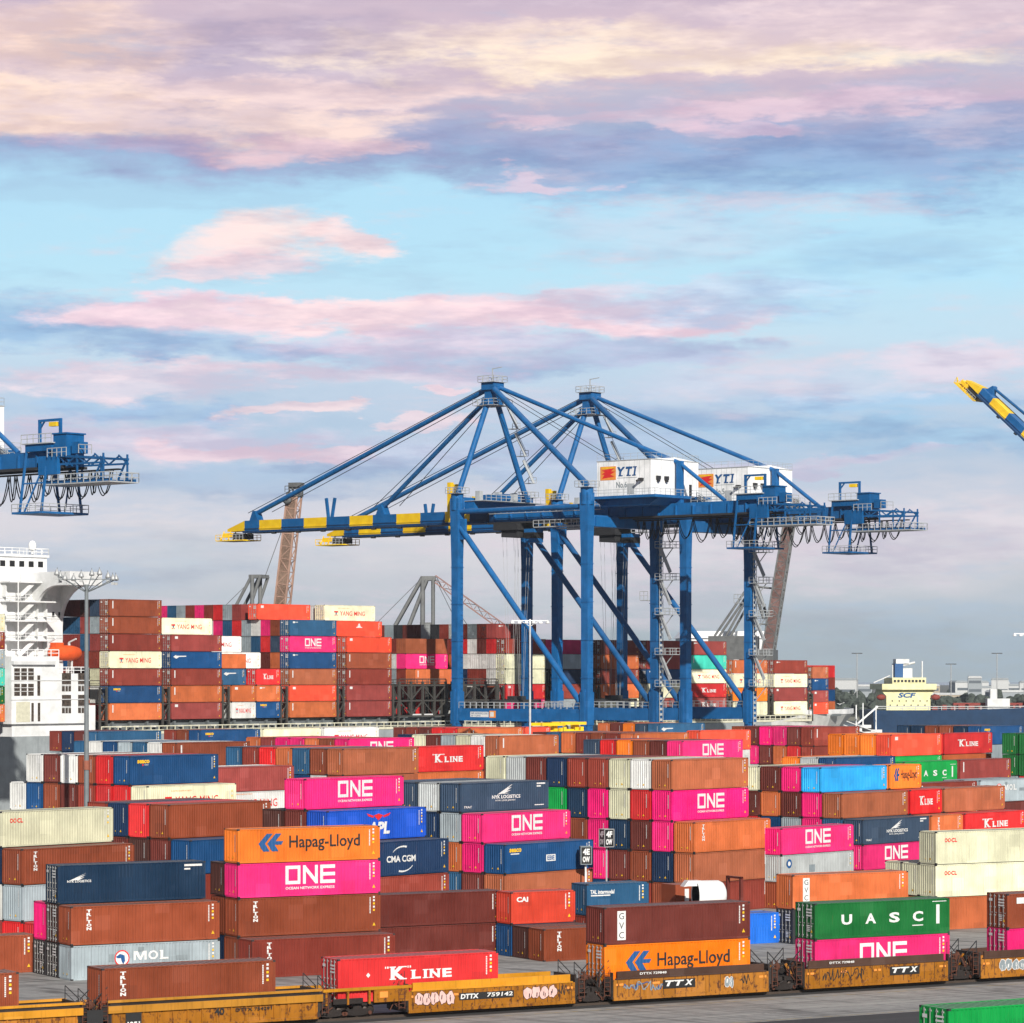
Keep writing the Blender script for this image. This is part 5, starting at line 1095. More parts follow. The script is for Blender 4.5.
w = MB(); w.bar((-12,18.5,43.3),(-12,18.5,47.6),.5); w.bar((-12.8,18.5,43.3),(-12,18.5,46.5),.2); w.bar((-11,16.9,43.3),(-12,18.5,46.5),.2); w.bar((-12,17,45.8),(-12,20,45.8),.2); w.lathe([(.1,46.2),(.6,46.4),(.7,46.9),(.4,47.4)], (-12,18.5,0), 10); w.box(-12.3,-11.7,18.2,18.8,47.4,48.3); w.build('radar_mast', [SHW], ship)
w = MB(); w.tube((-6,13,43.3),(-6,13,44.3),.2,8); w.lathe([(.2,44.1),(.6,44.2),(.7,44.9),(.62,45.4),(.35,45.75),(0,45.85)], (-6,13,0), 16); w.build('satellite_dome', [SHW], ship)
w = MB(); w.box(-12.05,-12.0,16.6,17.9,45.0,45.8); w.build('flag', [M_mkR], ship)
w = MB(); prof = []
for k in range(13):
    x = -3.7+7.4*k/12; rr = sqrt(max(0, 1-(x/3.7)**2))
    prof.append((1.35*rr**.7 + .001, x))
w.lathe(prof, (0,0,0), 14, axis='x'); w.box(-2.6, -.8, -.7, .7, .8, 1.75)
lb = w.build('lifeboat', [paint('lifeboat_orange_paint', (.80,.10,.015), rust=.1, dust=0)], ship, (-8.6, 1.6, 26.4))
w = MB(); w.bar((-10.8,3.4,22.9),(-10.8,3.2,28.2),.3); w.bar((-6.2,3.4,22.9),(-6.2,3.2,28.2),.3); w.bar((-10.8,3.2,28.2),(-10.8,1.4,28.8),.25); w.bar((-6.2,3.2,28.2),(-6.2,1.4,28.8),.25); w.box(-10.2,-8.6,2,3.4,22.9,25.0); w.bar((-7.4,1.2,22.9),(-7.0,1.6,25.2),.25); w.build('davit', [SHW], ship)
def shore_rope(a, b, label, sag=1.0):
    m = MB(); a = Vector(a); b = Vector(b)
    m.path([a.lerp(b, k/8)-Vector((0,0,sag*4*(k/8)*(1-k/8))) for k in range(9)], .11, 5); m.build('mooring_rope', [M_mkW], label=label, category='rope')
shore_rope(ship_pt(244, 20, 12.5), (118, 760, .6), 'upper white mooring rope from ship bow to the quay'); shore_rope(ship_pt(246, 22, 11.5), (121, 764, .6), 'lower white mooring rope from ship bow to the quay', 1.6)
# containers on the bay aft of the bridge (left edge)
bay(-35.2, 'bay aft of the bridge', [(0,6,'cm',None,''), (0,5,'rb',None,''), (0,4,'gr',None,''), (0,3,'tl',None,''), (0,2,'ug','box',''), (0,1,'or_',None,'')], th=3.0)

# ------------------------------------------------------------------ derrick cranes beyond the ship
def lattice(mb, p, q, w0, w1, n, r=.16, mi=0, plate=None):
    p = Vector(p); q = Vector(q); _, _, a, b = mb.frame(p, q); pr = None
    for k in range(n+1):
        c = p.lerp(q, k/n); w = w0+(w1-w0)*k/n
        ring = [c-a*w/2-b*w/2, c+a*w/2-b*w/2, c+a*w/2+b*w/2, c-a*w/2+b*w/2]
        for i in range(4): mb.bar(ring[i], ring[(i+1)%4], r*1.4, mi=mi)
        if pr:
            for i in range(4): mb.bar(pr[i], ring[i], r*3, mi=mi); mb.bar(pr[i], ring[(i+1)%4] if k % 2 else ring[i-1], r*1.3, mi=mi)
            if plate is not None: i = plate; mb.add([pr[i], ring[i], ring[(i+1)%4], pr[(i+1)%4]], [(0,1,2,3),(3,2,1,0)], mi+1)
        pr = ring
ZD = 735
def W(px, py, Z): return Vector(((px-512)*Z/F_PX, Z, CAMH-(py-YH)*Z/F_PX))
t = thing('derrick_crane', 'tan lattice derrick crane standing upright behind the ship at left', 'crane', tuple(W(280, 673, ZD)-Vector((0,0,CAMH))), radians(-20), 'lattice derrick cranes behind the ship')
m = MB(); lattice(m, (-4.1,0,0), (3.6,0,63.6), 3.0, 2.5, 22, .13, 0, 3); m.build('lattice_boom', [TANP, flat('tan_plate', (.40,.27,.20), .7)], t)
m = MB(); m.box(2.2, 5.2, -1.5, 1.5, 63.4, 64.4); m.box(2.6, 5.6, -1.2, 1.2, 65.2, 66.6); m.rail([(2.0,-1.7,64.4),(5.8,-1.7,64.4)], 1.4, 1.0, .08)
for x in (2.8, 5.2): m.bar((x,-1,64.4),(x,-1,65.2),.3); m.bar((x,1,64.4),(x,1,65.2),.3)
m.lathe([(.2,-.3),(1.0,-.3),(1.0,.3),(.2,.3)], (2.6,-1.8,62.6), 12, axis='y'); m.build('boom_head', [GREYP], t)
m = MB()
for y in (-2.2, 2.2): m.tube((-6.0,y,0), (-6.0,y,45.4), .5, 8); m.tube((-15,y,30), (-6.2,y,45.2), .4, 8); m.tube((-9.5,y,30), (-4.0,y,45.2), .4, 8)
m.box(-6.8, -3.8, -2.4, 2.4, 44.8, 45.6); m.tube((-6,0,45.5),(-28,0,26),.07,4); m.tube((-3.6,0,45.6),(3.2,0,62.6),.09,4); m.box(-9, 6, -4, 4, 12, 20); m.box(-4,4,-4,4,0,12); m.build('gantry', [GREYP], t)
t = thing('derrick_crane', 'grey derrick crane with its pink boom lowered behind the ship', 'crane', tuple(W(427, 673, ZD)-Vector((0,0,CAMH))), 0, 'lattice derrick cranes behind the ship')
m = MB()
for y in (-2, 2):
    m.tube((-1.0,y,0), (-1.0,y,45), .5, 8); m.tube((1.4,y,0), (1.4,y,44.6), .4, 8); m.tube((-14,y,22), (-1.0,y,45), .42, 8); m.tube((-9.5,y,20), (0,y,44.5), .42, 8)
m.box(-1.4, 2.0, -2.3, 2.3, 44.2, 45.2); m.box(-1.6, 1.8, -2, 2, 34, 34.6); m.box(-6, 8, -4, 4, 14, 22); m.box(-4,4,-4,4,0,14); m.tube((-1,0,45),(-24,0,22),.07,4); m.build('gantry', [GREYP], t)
m = MB(); lattice(m, (1.6,0,44.8), (30,0,24.5), 1.4, 1.6, 12, .1, 0, 2); m.build('lattice_boom', [PINKP, PINKP], t)
m = MB(); m.tube((2,0,44.5),(12,0,24),.06,4); m.tube((2.2,0,44.5),(16,0,24),.06,4); m.build('hoist_rope', [M_dark], t)
ZE = 830
t = thing('derrick_crane', 'pink lattice derrick crane leaning right beside the blue legs', 'crane', tuple(W(768, 673, ZE)-Vector((0,0,CAMH))), radians(-15), 'lattice derrick cranes behind the ship')
m = MB(); lattice(m, (.1,0,28.6), (6.6,0,68.0), 2.9, 2.5, 17, .13, 0, 3); m.build('lattice_boom', [GREYP, PINKP], t)
m = MB(); m.box(-15, -3, -4, 4, 26.5, 32.6); m.box(-7, 2.0, -3.5, 3.5, 23.6, 29); m.build('machinery_house', [GREYP], t)
m = MB()
for y in (-3, 3): m.tube((-13.5,y,32.6), (-4.2,y,46), .32, 8); m.tube((-10.5,y,32.6), (-4.0,y,44), .32, 8); m.tube((-4.2,y,29), (-4.2,y,46.5), .3, 8); m.tube((-4,y,45.5),(.8,y,45.0),.25,8); m.tube((-3.4,y,46),(-.6,y,37),.4,8)
m.box(-4.8, -3.4, -3.4, 3.4, 45, 47); m.box(-5,0,-3.5,3.5,35.5,35.8); m.rail([(-5,-3.5,35.8),(0,-3.5,35.8)],1.3,1.2,.07); m.rail([(-5,-3.5,39.5),(0,-3.5,39.5)],1.3,1.2,.07); m.build('gantry', [GREYP], t)
m = MB(); m.tube((.8,-1.6,0),(.8,-1.6,29),.7,10); m.tube((.8,1.6,0),(.8,1.6,29),.7,10); m.tube((-6,0,8),(1,0,24),.5,8); m.box(-14,8,-6,6,0,8); m.tube((1.5,0,29),(-4,0,17),.35,6); m.build('pedestal', [GREYP], t)
t = thing('white_roof_shed', 'long white-roofed shed seen above the ship containers', 'shed', tuple(W(712, 673, 880)-Vector((0,0,CAMH))), radians(5))
m = MB(); m.box(-9, 14, -8, 8, 0, 32.5); m.build('wall', [SHW], t); m = MB(); m.prism([(-9.6,32.5),(14.6,32.5),(13,34.4),(-8,34.4)], -8.6, 8.6); m.build('roof', [SHW], t)

# ------------------------------------------------------------------ tanker and small craft
ZT = 985
TKH = paint('tanker_hull_blue_paint', (.008,.034,.085), rust=.15, streak=.3, dust=.1); TKW = paint('tanker_cream_paint', (.84,.78,.44), rust=.03, streak=.1, dust=0); TKR = flat('tanker_deck_red', (.24,.045,.035), .7)
o = W(876, 673, ZT)-Vector((0,0,CAMH))
t = thing('tanker_ship', 'dark blue tanker with a cream bridge moored beyond the quay at right', 'ship', tuple(o), radians(4))
m = MB(); zd = 11.5
m.add([(0,0,-3),(170,0,-3),(178,12,-3),(170,24,-3),(0,24,-3),(-1,0,zd),(26,0,zd),(90,0,zd),(170,0,zd+5),(182,12,zd+5.5),(170,24,zd+5),(-1,24,zd)],
  [(0,1,8,7,6,5),(1,2,9,8),(2,3,10,9),(3,4,11,10),(4,0,5,11),(5,6,7,8,9,10,11)], 0); m.build('hull', [TKH], t)
SC = lambda m_: setattr(m_, 'v', [(3+(x-3)*.64+.8, y, zd+(z-zd)*.74) for x, y, z in m_.v]) or m_
m = MB(); m.box(3, 24.5, 3, 21, zd, zd+11); m.box(.5, 27, 1.5, 22.5, zd+8.6, zd+11.0); m.box(6.5, 23, 5, 19, zd+11, zd+13.6); m.add([(3,2.99,zd+6),(0,2.99,zd+8.6),(3,2.99,zd+8.6),(24.5,2.99,zd+6),(27,2.99,zd+8.6),(24.5,2.99,zd+8.6)], [(0,2,1),(3,4,5)]); br = SC(m).build('bridge_block', [TKW], t)
for k in range(9): m = MB(); m.box(7.2+k*1.75, 8.3+k*1.75, 4.9, 4.98, zd+11.7, zd+12.7); SC(m).build('window', [M_dark], br)
for r_ in range(2):
    for k in range(6): m = MB(); m.box(4.6+k*3.4+(r_%2), 5.1+k*3.4+(r_%2), 2.9, 2.98, zd+1.8+r_*1.8, zd+2.4+r_*1.8); SC(m).build('window', [M_dark], br)
m = MB(); put_text(m, 'SCF', 8.6, 17.4, zd+5.2, zd+7.3, B_, .045, .2, 2.93); SC(m).build('lettering', MK, br); m = MB(); put_text(m, 'NEVSKIY', 58, 66, zd-2.6, zd-1.4, W_, .02, 0, -.05); m.build('hull_lettering', MK, t)
m = MB(); m.box(9, 13, 9, 14, zd+13.6, zd+19.5); SC(m).build('funnel', [M_mkB], t)
m = MB(); m.box(13, 17.5, 9, 14, zd+13.6, zd+17.5); m.box(9.5,16,9,14,zd+19.5,zd+21.4); m.bar((22,8,zd+13),(22,8,zd+20.5),.5); m.bar((7.5,8,zd+13),(7.5,8,zd+19),.4); m.tube((12,10,zd+18.5),(19,10,zd+20),.5,8); m.bar((-3,4,zd+11.5),(5,4,zd+14.5),.4); SC(m).build('mast', [SHW], t)
m = MB()
for k in range(26): x = 19+k*2.7; m.box(x, x+rnd.uniform(.6,2.6), 2+rnd.uniform(0,6), 10, zd, zd+rnd.uniform(.6,2.2))
m.box(26, 95, 9, 11, zd+1.4, zd+2.2); m.bar((49,8,zd),(49,8,zd+8),1.6); m.bar((49,8,zd+8),(72,8,zd+8.6),1.2); m.bar((57,8,zd),(57,8,zd+7.5),.5); m.bar((65,8,zd),(65,8,zd+7),.5); m.build('deck_pipes', [TKR], t)
m = MB(); m.box(35,42,1,4,zd,zd+3.6); m.box(36,38,1.5,3,zd+3.6,zd+6.5); m.bar((62,3,zd+2),(74,3,zd+11),.6)
for x in (72, 75): m.bar((x,3,zd+1),(x-.5,3,zd+15),.7); m.bar((x,5,zd+1),(x+1,5,zd+13),.5)
m.bar((86,3,zd),(86,3,zd+12),.6); m.build('deck_house', [SHW], t)
m = MB(); m.rail([(0,.1,zd),(90,.1,zd),(170,.1,zd+5)], 1.2, 4, .12); m.build('deck_rail', [M_steel], t)
for x in (2.0, 19): m = MB(); m.lathe([(.02,-1.5),(.7,-1.0),(1.0,0),(.7,1.0),(.02,1.5)], (x, 2.2, zd+4.0), 10, axis='x'); m.build('lifeboat', [TKR], t)
def boat(px, Z, L, label, rz):
    t = thing('work_boat', label, 'boat', (( px-512)*Z/F_PX, Z, -3), radians(rz), 'white work boats by the bow')
    m = MB(); m.add([(0,0,-.5),(L,0,-.5),(L*1.1,2.2,-.5),(L,4.4,-.5),(0,4.4,-.5),(-.4,-.4,2.4),(L,-.4,2.6),(L*1.2,2.2,3.2),(L,4.8,2.6),(-.4,4.8,2.4)], [(0,1,6,5),(1,2,7,6),(2,3,8,7),(3,4,9,8),(4,0,5,9),(5,6,7,8,9)]); m.build('hull', [TKH], t)
    m = MB(); m.box(L*.25,L*.7,.6,3.8,2.4,7.5); m.box(L*.32,L*.6,.8,3.6,7.5,10.4); m.box(L*.05,L*.95,.4,4.0,2.4,4.8); m.build('cabin', [SHW], t)
    m = MB(); m.box(L*.31,L*.61,.75,3.65,8.4,9.5); m.build('window', [M_dark], t)
    m = MB(); m.bar((L*.45,2.2,10.4),(L*.45,2.2,17),.3); m.bar((L*.2,2.2,9),(L*.75,2.2,16),.5) if L > 13 else m.bar((L*.45,1,13),(L*.45,3.4,13),.2); m.rail([(0,0,2.5),(L,0,2.6)],1.1,1.5,.08); m.build('mast', [SHW], t)
boat(844, 900, 9, 'white work boat closest to the grey ship bow', 8); boat(858, 880, 11, 'white work boat between bow and tanker stern', -6); boat(842, 960, 15, 'white work boat with slanted crane arm behind the others', 4)

HAZE = .00005
# ------------------------------------------------------------------ land, water, far shore
m, nt, b = nodes('concrete_paving')
v = objvec(nt, 1, 1, 1, False); tc = N(nt, 'ShaderNodeTexCoord')
f1 = noise(nt, v, .05, 5, .6); f2 = noise(nt, v, 1.4, 6, .7); f3 = noise(nt, objvec(nt, .035, .9, 1, False), 1.0, 6, .65); f4 = noise(nt, objvec(nt, .12, .3, 1, False), 1, 4)
c = mixc(nt, mapr(nt, f1, .3, .7), (.30,.295,.28), (.44,.43,.40)); c = mixc(nt, mapr(nt, f2, .3, .75), c, (.23,.225,.215)); 
c = mixc(nt, mth(nt, 'MULTIPLY', mapr(nt, f3, .50, .72), .75), c, (.065,.062,.06)); c = mixc(nt, mth(nt, 'MULTIPLY', mapr(nt, f3, .44, .28), .5), c, (.40,.385,.35)); c = mixc(nt, mth(nt, 'MULTIPLY', mapr(nt, f4, .58, .68), .7), c, (.06,.057,.054))
rt = N(nt, 'ShaderNodeMapping'); rt.inputs['Rotation'].default_value = (0, 0, -(TRL-CR_RZ)); nt.links.new(tc.outputs['Object'], rt.inputs['Vector'])
rt2 = N(nt, 'ShaderNodeMapping'); rt2.inputs['Scale'].default_value = (.03, .9, 1); nt.links.new(rt.outputs[0], rt2.inputs['Vector']); f5 = noise(nt, rt2.outputs[0], 1.0, 7, .7)
c = mixc(nt, mth(nt, 'MULTIPLY', mapr(nt, f5, .52, .66), .7), c, (.10,.097,.092)); c = mixc(nt, mth(nt, 'MULTIPLY', mapr(nt, f5, .46, .34), .55), c, (.48,.465,.42))
f6 = noise(nt, v, .35, 7, .7); c = mixc(nt, mth(nt, 'MULTIPLY', mapr(nt, f6, .62, .70), .6), c, (.05,.047,.043))
nt.links.new(c, b.inputs['Base Color']); b.inputs['Roughness'].default_value = .85; M_con = m
m, nt, b = nodes('asphalt'); f = noise(nt, objvec(nt, 1, 1, 1, False), 2.0, 6, .7); f3 = noise(nt, objvec(nt, .04, .8, 1, False), 1.0, 5)
c = mixc(nt, f, (.028,.028,.03), (.06,.058,.056)); c = mixc(nt, mth(nt,'MULTIPLY',mapr(nt, f3, .55, .7),.5), c, (.10,.095,.09)); nt.links.new(c, b.inputs['Base Color']); b.inputs['Roughness'].default_value = .85; M_asp = m
m, nt, b = nodes('harbour_water'); b.inputs['Base Color'].default_value = (.02,.045,.055,1); b.inputs['Roughness'].default_value = .18; bp = N(nt, 'ShaderNodeBump'); bp.inputs['Strength'].default_value = .4
nt.links.new(noise(nt, objvec(nt, .25, .25, .25, False), 1, 5), bp.inputs['Height']); nt.links.new(bp.outputs[0], b.inputs['Normal']); M_wat = m
m, nt, b = nodes('faded_line_paint'); f = noise(nt, objvec(nt, 1, 1, 1, False), 1.5, 5, .7)
nt.links.new(mixc(nt, mapr(nt, f, .42, .6), (.24,.225,.19), (.44,.30,.06)), b.inputs['Base Color']); b.inputs['Roughness'].default_value = .8; M_line = m
g = MB(); ex = -4.0                      # land side of the quay, in the crane frame (x to land)
g.add([(ex,-900,0),(900,-900,0),(900,5000,0),(ex,5000,0),(ex,-900,-6),(ex,5000,-6)], [(0,1,2,3),(0,3,5,4)])
g.build('ground', [M_con], loc=tuple(QC), rz=CR_RZ, kind='structure')
g = MB(); g.add([(-6000,-200,-3),(6000,-200,-3),(6000,9000,-3),(-6000,9000,-3)], [(0,1,2,3)]); g.build('water', [M_wat], kind='structure')
g = MB(); g.add([(-200,-60,.004),(200,-60,.004),(200,-13.9,.004),(-200,-13.9,.004)], [(0,1,2,3)]); g.build('road', [M_asp], loc=tuple(TR0), rz=TRL, kind='structure')
g = MB(); g.add([(-200,-.9,.005),(200,-.9,.005),(200,3.8,.005),(-200,3.8,.005)], [(0,1,2,3)]); g.build('track_bed', [M_asp], loc=tuple(TR0), rz=TRL, kind='structure')
for n_, w_ in ((-2.3, .16), (-13.5, .16)):
    g = MB(); g.add([(-200,n_,.008),(200,n_,.008),(200,n_+w_,.008),(-200,n_+w_,.008)], [(0,1,2,3)]); g.build('road_line', [M_line], loc=tuple(TR0), rz=TRL, kind='structure')
g = MB(); g.add([(-4000,1750,-1),(5000,1750,-1),(5000,5000,4),(-4000,5000,4)], [(0,1,2,3)]); g.box(-4000,5000,1748,1750,-4,-1); g.build('far_shore_land', [flat('shore_earth', (.13,.13,.11), .9)], kind='structure')
# hazy tree belt on the far shore: uncountable, one object
LEAF = flat('far_foliage', (.055,.068,.055), .9, var=.5, scale=.35)
tr = MB(); rr = random.Random(3)
def blob(cx, cy, cz, r):
    n = 5; vs = []; 
    for i in range(1, n):
        p = pi*i/n
        for k in range(7):
            q = 2*pi*k/7; s = r*rr.uniform(.7, 1.2); vs.append((cx+s*sin(p)*cos(q), cy+s*sin(p)*sin(q), cz+s*cos(p)*.9))
    vs += [(cx,cy,cz+r), (cx,cy,cz-r)]; fs = []
    for i in range(n-2):
        for k in range(7): fs.append((i*7+k, (i+1)*7+k, (i+1)*7+(k+1)%7, i*7+(k+1)%7))
    T = len(vs)-2
    for k in range(7): fs.append((T, k, (k+1)%7)); fs.append((T+1, (n-2)*7+(k+1)%7, (n-2)*7+k))
    tr.add(vs, fs)
for i in range(2600):
    Y = rr.uniform(1760, 2300); px = rr.uniform(-40, 1064) if i < 700 else rr.uniform(800, 1064); r = rr.uniform(1.2, 4.0)
    blob((px-512)*Y/F_PX, Y, r*.6+rr.uniform(0, 12 if px < 905 else 8)*rr.random(), r)
tr.build('far_trees', [LEAF], label='hazy belt of dark trees along the far shore', category='trees', kind='stuff')
bw = [flat('shore_wall_'+n_, c_, .8) for n_, c_ in (('white', (.52,.53,.53)), ('grey', (.30,.33,.35)), ('blue', (.20,.28,.36)), ('tan', (.42,.36,.28)), ('dark', (.12,.14,.16)))]
WN = ['white', 'grey', 'blue', 'tan', 'dark grey']
SHB = [(843,16,19,0),(862,12,15,1),(930,12,15,3),(972,22,17,0),(1003,9,16,2),(975,8,20,1),(988,12,14,0),(1018,16,15,0),(958,7,14,4),(1010,22,12,1),(948,20,10,3),(1036,20,17,0),(830,14,13,1),(985,34,8,4),(1000,10,19,0)]
for i, (px, wd, ht, c_) in enumerate(SHB):
    Y = 1830+(i*67) % 300; t = thing('shore_building', '%s %s building %s on the far shore' % (WN[c_], 'tall' if ht > 16 else 'low', ['left of the tanker', 'just left of the tanker bridge', 'right of the tanker bridge', 'far right of the tanker bridge', 'at the right edge'][min(4, max(0, int((px-820)/40)))] + (' behind others' if i > 7 else '')), 'building', ((px-512)*Y/F_PX, Y, 0), radians((i*13) % 20-10), 'buildings on the far shore')
    m = MB(); m.box(-wd*.5, wd*.5, 0, wd*.6, -1, ht); m.build('wall', [bw[c_]], t)
    m = MB(); m.prism([(-wd*.52,ht),(wd*.52,ht),(wd*.45,ht+1.2),(-wd*.45,ht+1.2)], -.3, wd*.62); m.build('roof', [bw[1 if c_ == 0 else 0]], t)
    for q in range(int(ht/5)): m = MB(); m.box(-wd*.44, wd*.44, -.05, -.01, 2+q*5, 3.6+q*5); m.build('window_band', [bw[4]], t)
for i, (px, H_, lab) in enumerate(((857, 34, 'left of the tanker'), (951, 28, 'right of the tanker bridge'), (997, 34, 'above the far white building'))):
    Y = 1790; t = thing('far_light_mast', 'thin grey light mast on the far shore %s' % lab, 'light mast', ((px-512)*Y/F_PX, Y, 0), 0, 'far light masts')
    m = MB(); m.tube((0,0,0),(0,0,H_),.28,6); m.build('pole', [M_steel], t)
    m = MB(); m.bar((-3,0,H_),(3,0,H_),.45); m.build('lamp_head', [M_dark], t)

# sea air between the near stacks and the far shore
m = bpy.data.materials.new('sea_haze'); m.use_nodes = True; nt = m.node_tree; nt.nodes.clear()
o_ = N(nt, 'ShaderNodeOutputMaterial'); pv = N(nt, 'ShaderNodeVolumePrincipled'); pv.inputs['Color'].default_value = (.80,.88,.95,1); pv.inputs['Density'].default_value = HAZE
nt.links.new(pv.outputs[0], o_.inputs['Volume']); m.cycles.homogeneous_volume = True
g = MB(); g.box(-6500, 7000, -2500, 9500, -7.5, 112); g.build('haze', [m], label='thin pale sea haze over the whole harbour', category='haze', kind='stuff')

# ------------------------------------------------------------------ sky, sun, camera
SUN_AZ, SUN_EL = 15.0, 27.0          # to the right behind the camera
wd = bpy.data.worlds.new('World'); S.world = wd; wd.use_nodes = True; nt = wd.node_tree; nt.nodes.clear()
out = N(nt, 'ShaderNodeOutputWorld'); bg = N(nt, 'ShaderNodeBackground'); nt.links.new(bg.outputs[0], out.inputs[0])
sky = N(nt, 'ShaderNodeTexSky'); sky.sky_type = 'NISHITA'; sky.sun_disc = False; sky.sun_elevation = radians(SUN_EL); sky.sun_rotation = radians(180-SUN_AZ)
tc = N(nt, 'ShaderNodeTexCoord'); nm = N(nt, 'ShaderNodeVectorMath', operation='NORMALIZE'); nt.links.new(tc.outputs['Generated'], nm.inputs[0])
sp = N(nt, 'ShaderNodeSeparateXYZ'); nt.links.new(nm.outputs[0], sp.inputs[0])
az0 = mth(nt, 'MULTIPLY', mth(nt, 'ARCTAN2', sp.outputs[0], sp.outputs[1]), 180/pi); el0 = mth(nt, 'MULTIPLY', mth(nt, 'ARCSINE', sp.outputs[2]), 180/pi)
def skyvec(sx, sy, off=0):
    cb = N(nt, 'ShaderNodeCombineXYZ'); nt.links.new(mth(nt, 'MULTIPLY', az0, sx), cb.inputs[0]); nt.links.new(mth(nt, 'MULTIPLY', el0, sy), cb.inputs[1]); cb.inputs[2].default_value = off; return cb.outputs[0]
n1 = noise(nt, skyvec(.30, .9), 1, 7, .6); n2 = noise(nt, skyvec(.28, .8, 7.7), 1, 7, .6); n3 = noise(nt, skyvec(.55, 2.0, 3.1), 1, 8, .62); n4 = noise(nt, skyvec(.16, 1.1, 9.4), 1, 6, .55); n5 = noise(nt, skyvec(1.1, 4.6, 5.2), 1, 9, .66); n6 = noise(nt, skyvec(.42, 2.0, 14.4), 1, 9, .6)
az = mth(nt, 'ADD', az0, mth(nt, 'MULTIPLY', mth(nt, 'SUBTRACT', n2, .5), 5.0)); el = mth(nt, 'ADD', el0, mth(nt, 'MULTIPLY', mth(nt, 'SUBTRACT', n1, .5), 1.5))
def lin(r, g_, b_): return tuple(((c/255+.055)/1.055)**2.4 if c > 10 else c/255/12.92 for c in (r, g_, b_))
rp = N(nt, 'ShaderNodeValToRGB'); nt.links.new(mapr(nt, el, -1, 16), rp.inputs[0]); cr = rp.color_ramp
stops = [(0,(160,175,183)),(.55,(164,179,187)),(1.2,(184,193,202)),(2.0,(209,208,214)),(2.8,(215,212,219)),(3.4,(190,200,216)),(4.1,(178,199,220)),(5.0,(188,205,224)),(6.0,(192,218,234)),(7.2,(182,222,240)),(8.5,(176,218,240)),(9.1,(150,176,210)),(9.9,(186,174,196)),(11.2,(210,188,200)),(12.4,(190,176,196)),(15,(176,180,205))]
while len(cr.elements) > 1: cr.elements.remove(cr.elements[-1])
cr.elements[0].position = 0; cr.elements[0].color = (*lin(*stops[0][1]), 1)
for e_, c_ in stops: k = cr.elements.new((e_+1)/17); k.color = (*lin(*c_), 1)
col = rp.outputs[0]
SHADE = mapr(nt, n6, .38, .62, 0, 1, True)
def cloud(col, px, py, sx, sy, c_, k=1.0, soft=.5, tilt=0):
    """a cloud bank at a fixed direction of the sky; px,py only name that direction"""
    a = math.degrees(math.atan((px-512)/F_PX)); e = math.degrees(math.atan((YH-py)/F_PX)); sxd = sx/F_PX*57.3; syd = sy/F_PX*57.3
    da = mth(nt, 'MULTIPLY', mth(nt, 'SUBTRACT', az, a), 1/sxd); de0 = mth(nt, 'SUBTRACT', el, e)
    if tilt: de0 = mth(nt, 'ADD', de0, mth(nt, 'MULTIPLY', mth(nt, 'SUBTRACT', az, a), tilt))
    de = mth(nt, 'MULTIPLY', de0, 1/syd)
    q = mth(nt, 'ADD', mth(nt, 'MULTIPLY', da, da), mth(nt, 'MULTIPLY', de, de))
    q = mth(nt, 'SUBTRACT', 1.25, q); q = mth(nt, 'ADD', q, mth(nt, 'MULTIPLY', mth(nt, 'SUBTRACT', n3, .5), 2.4)); q = mth(nt, 'ADD', q, mth(nt, 'MULTIPLY', mth(nt, 'SUBTRACT', n5, .5), 1.5))
    f = mth(nt, 'MULTIPLY', mapr(nt, q, 0, soft*1.25, 0, 1, True), k)
    lo = tuple(v*.80 if i < 2 else v*.89 for i, v in enumerate(lin(*c_))); hi = tuple(min(1, v*1.08+.012) for v in lin(*c_))
    return mixc(nt, f, col, mixc(nt, SHADE, lo, hi))
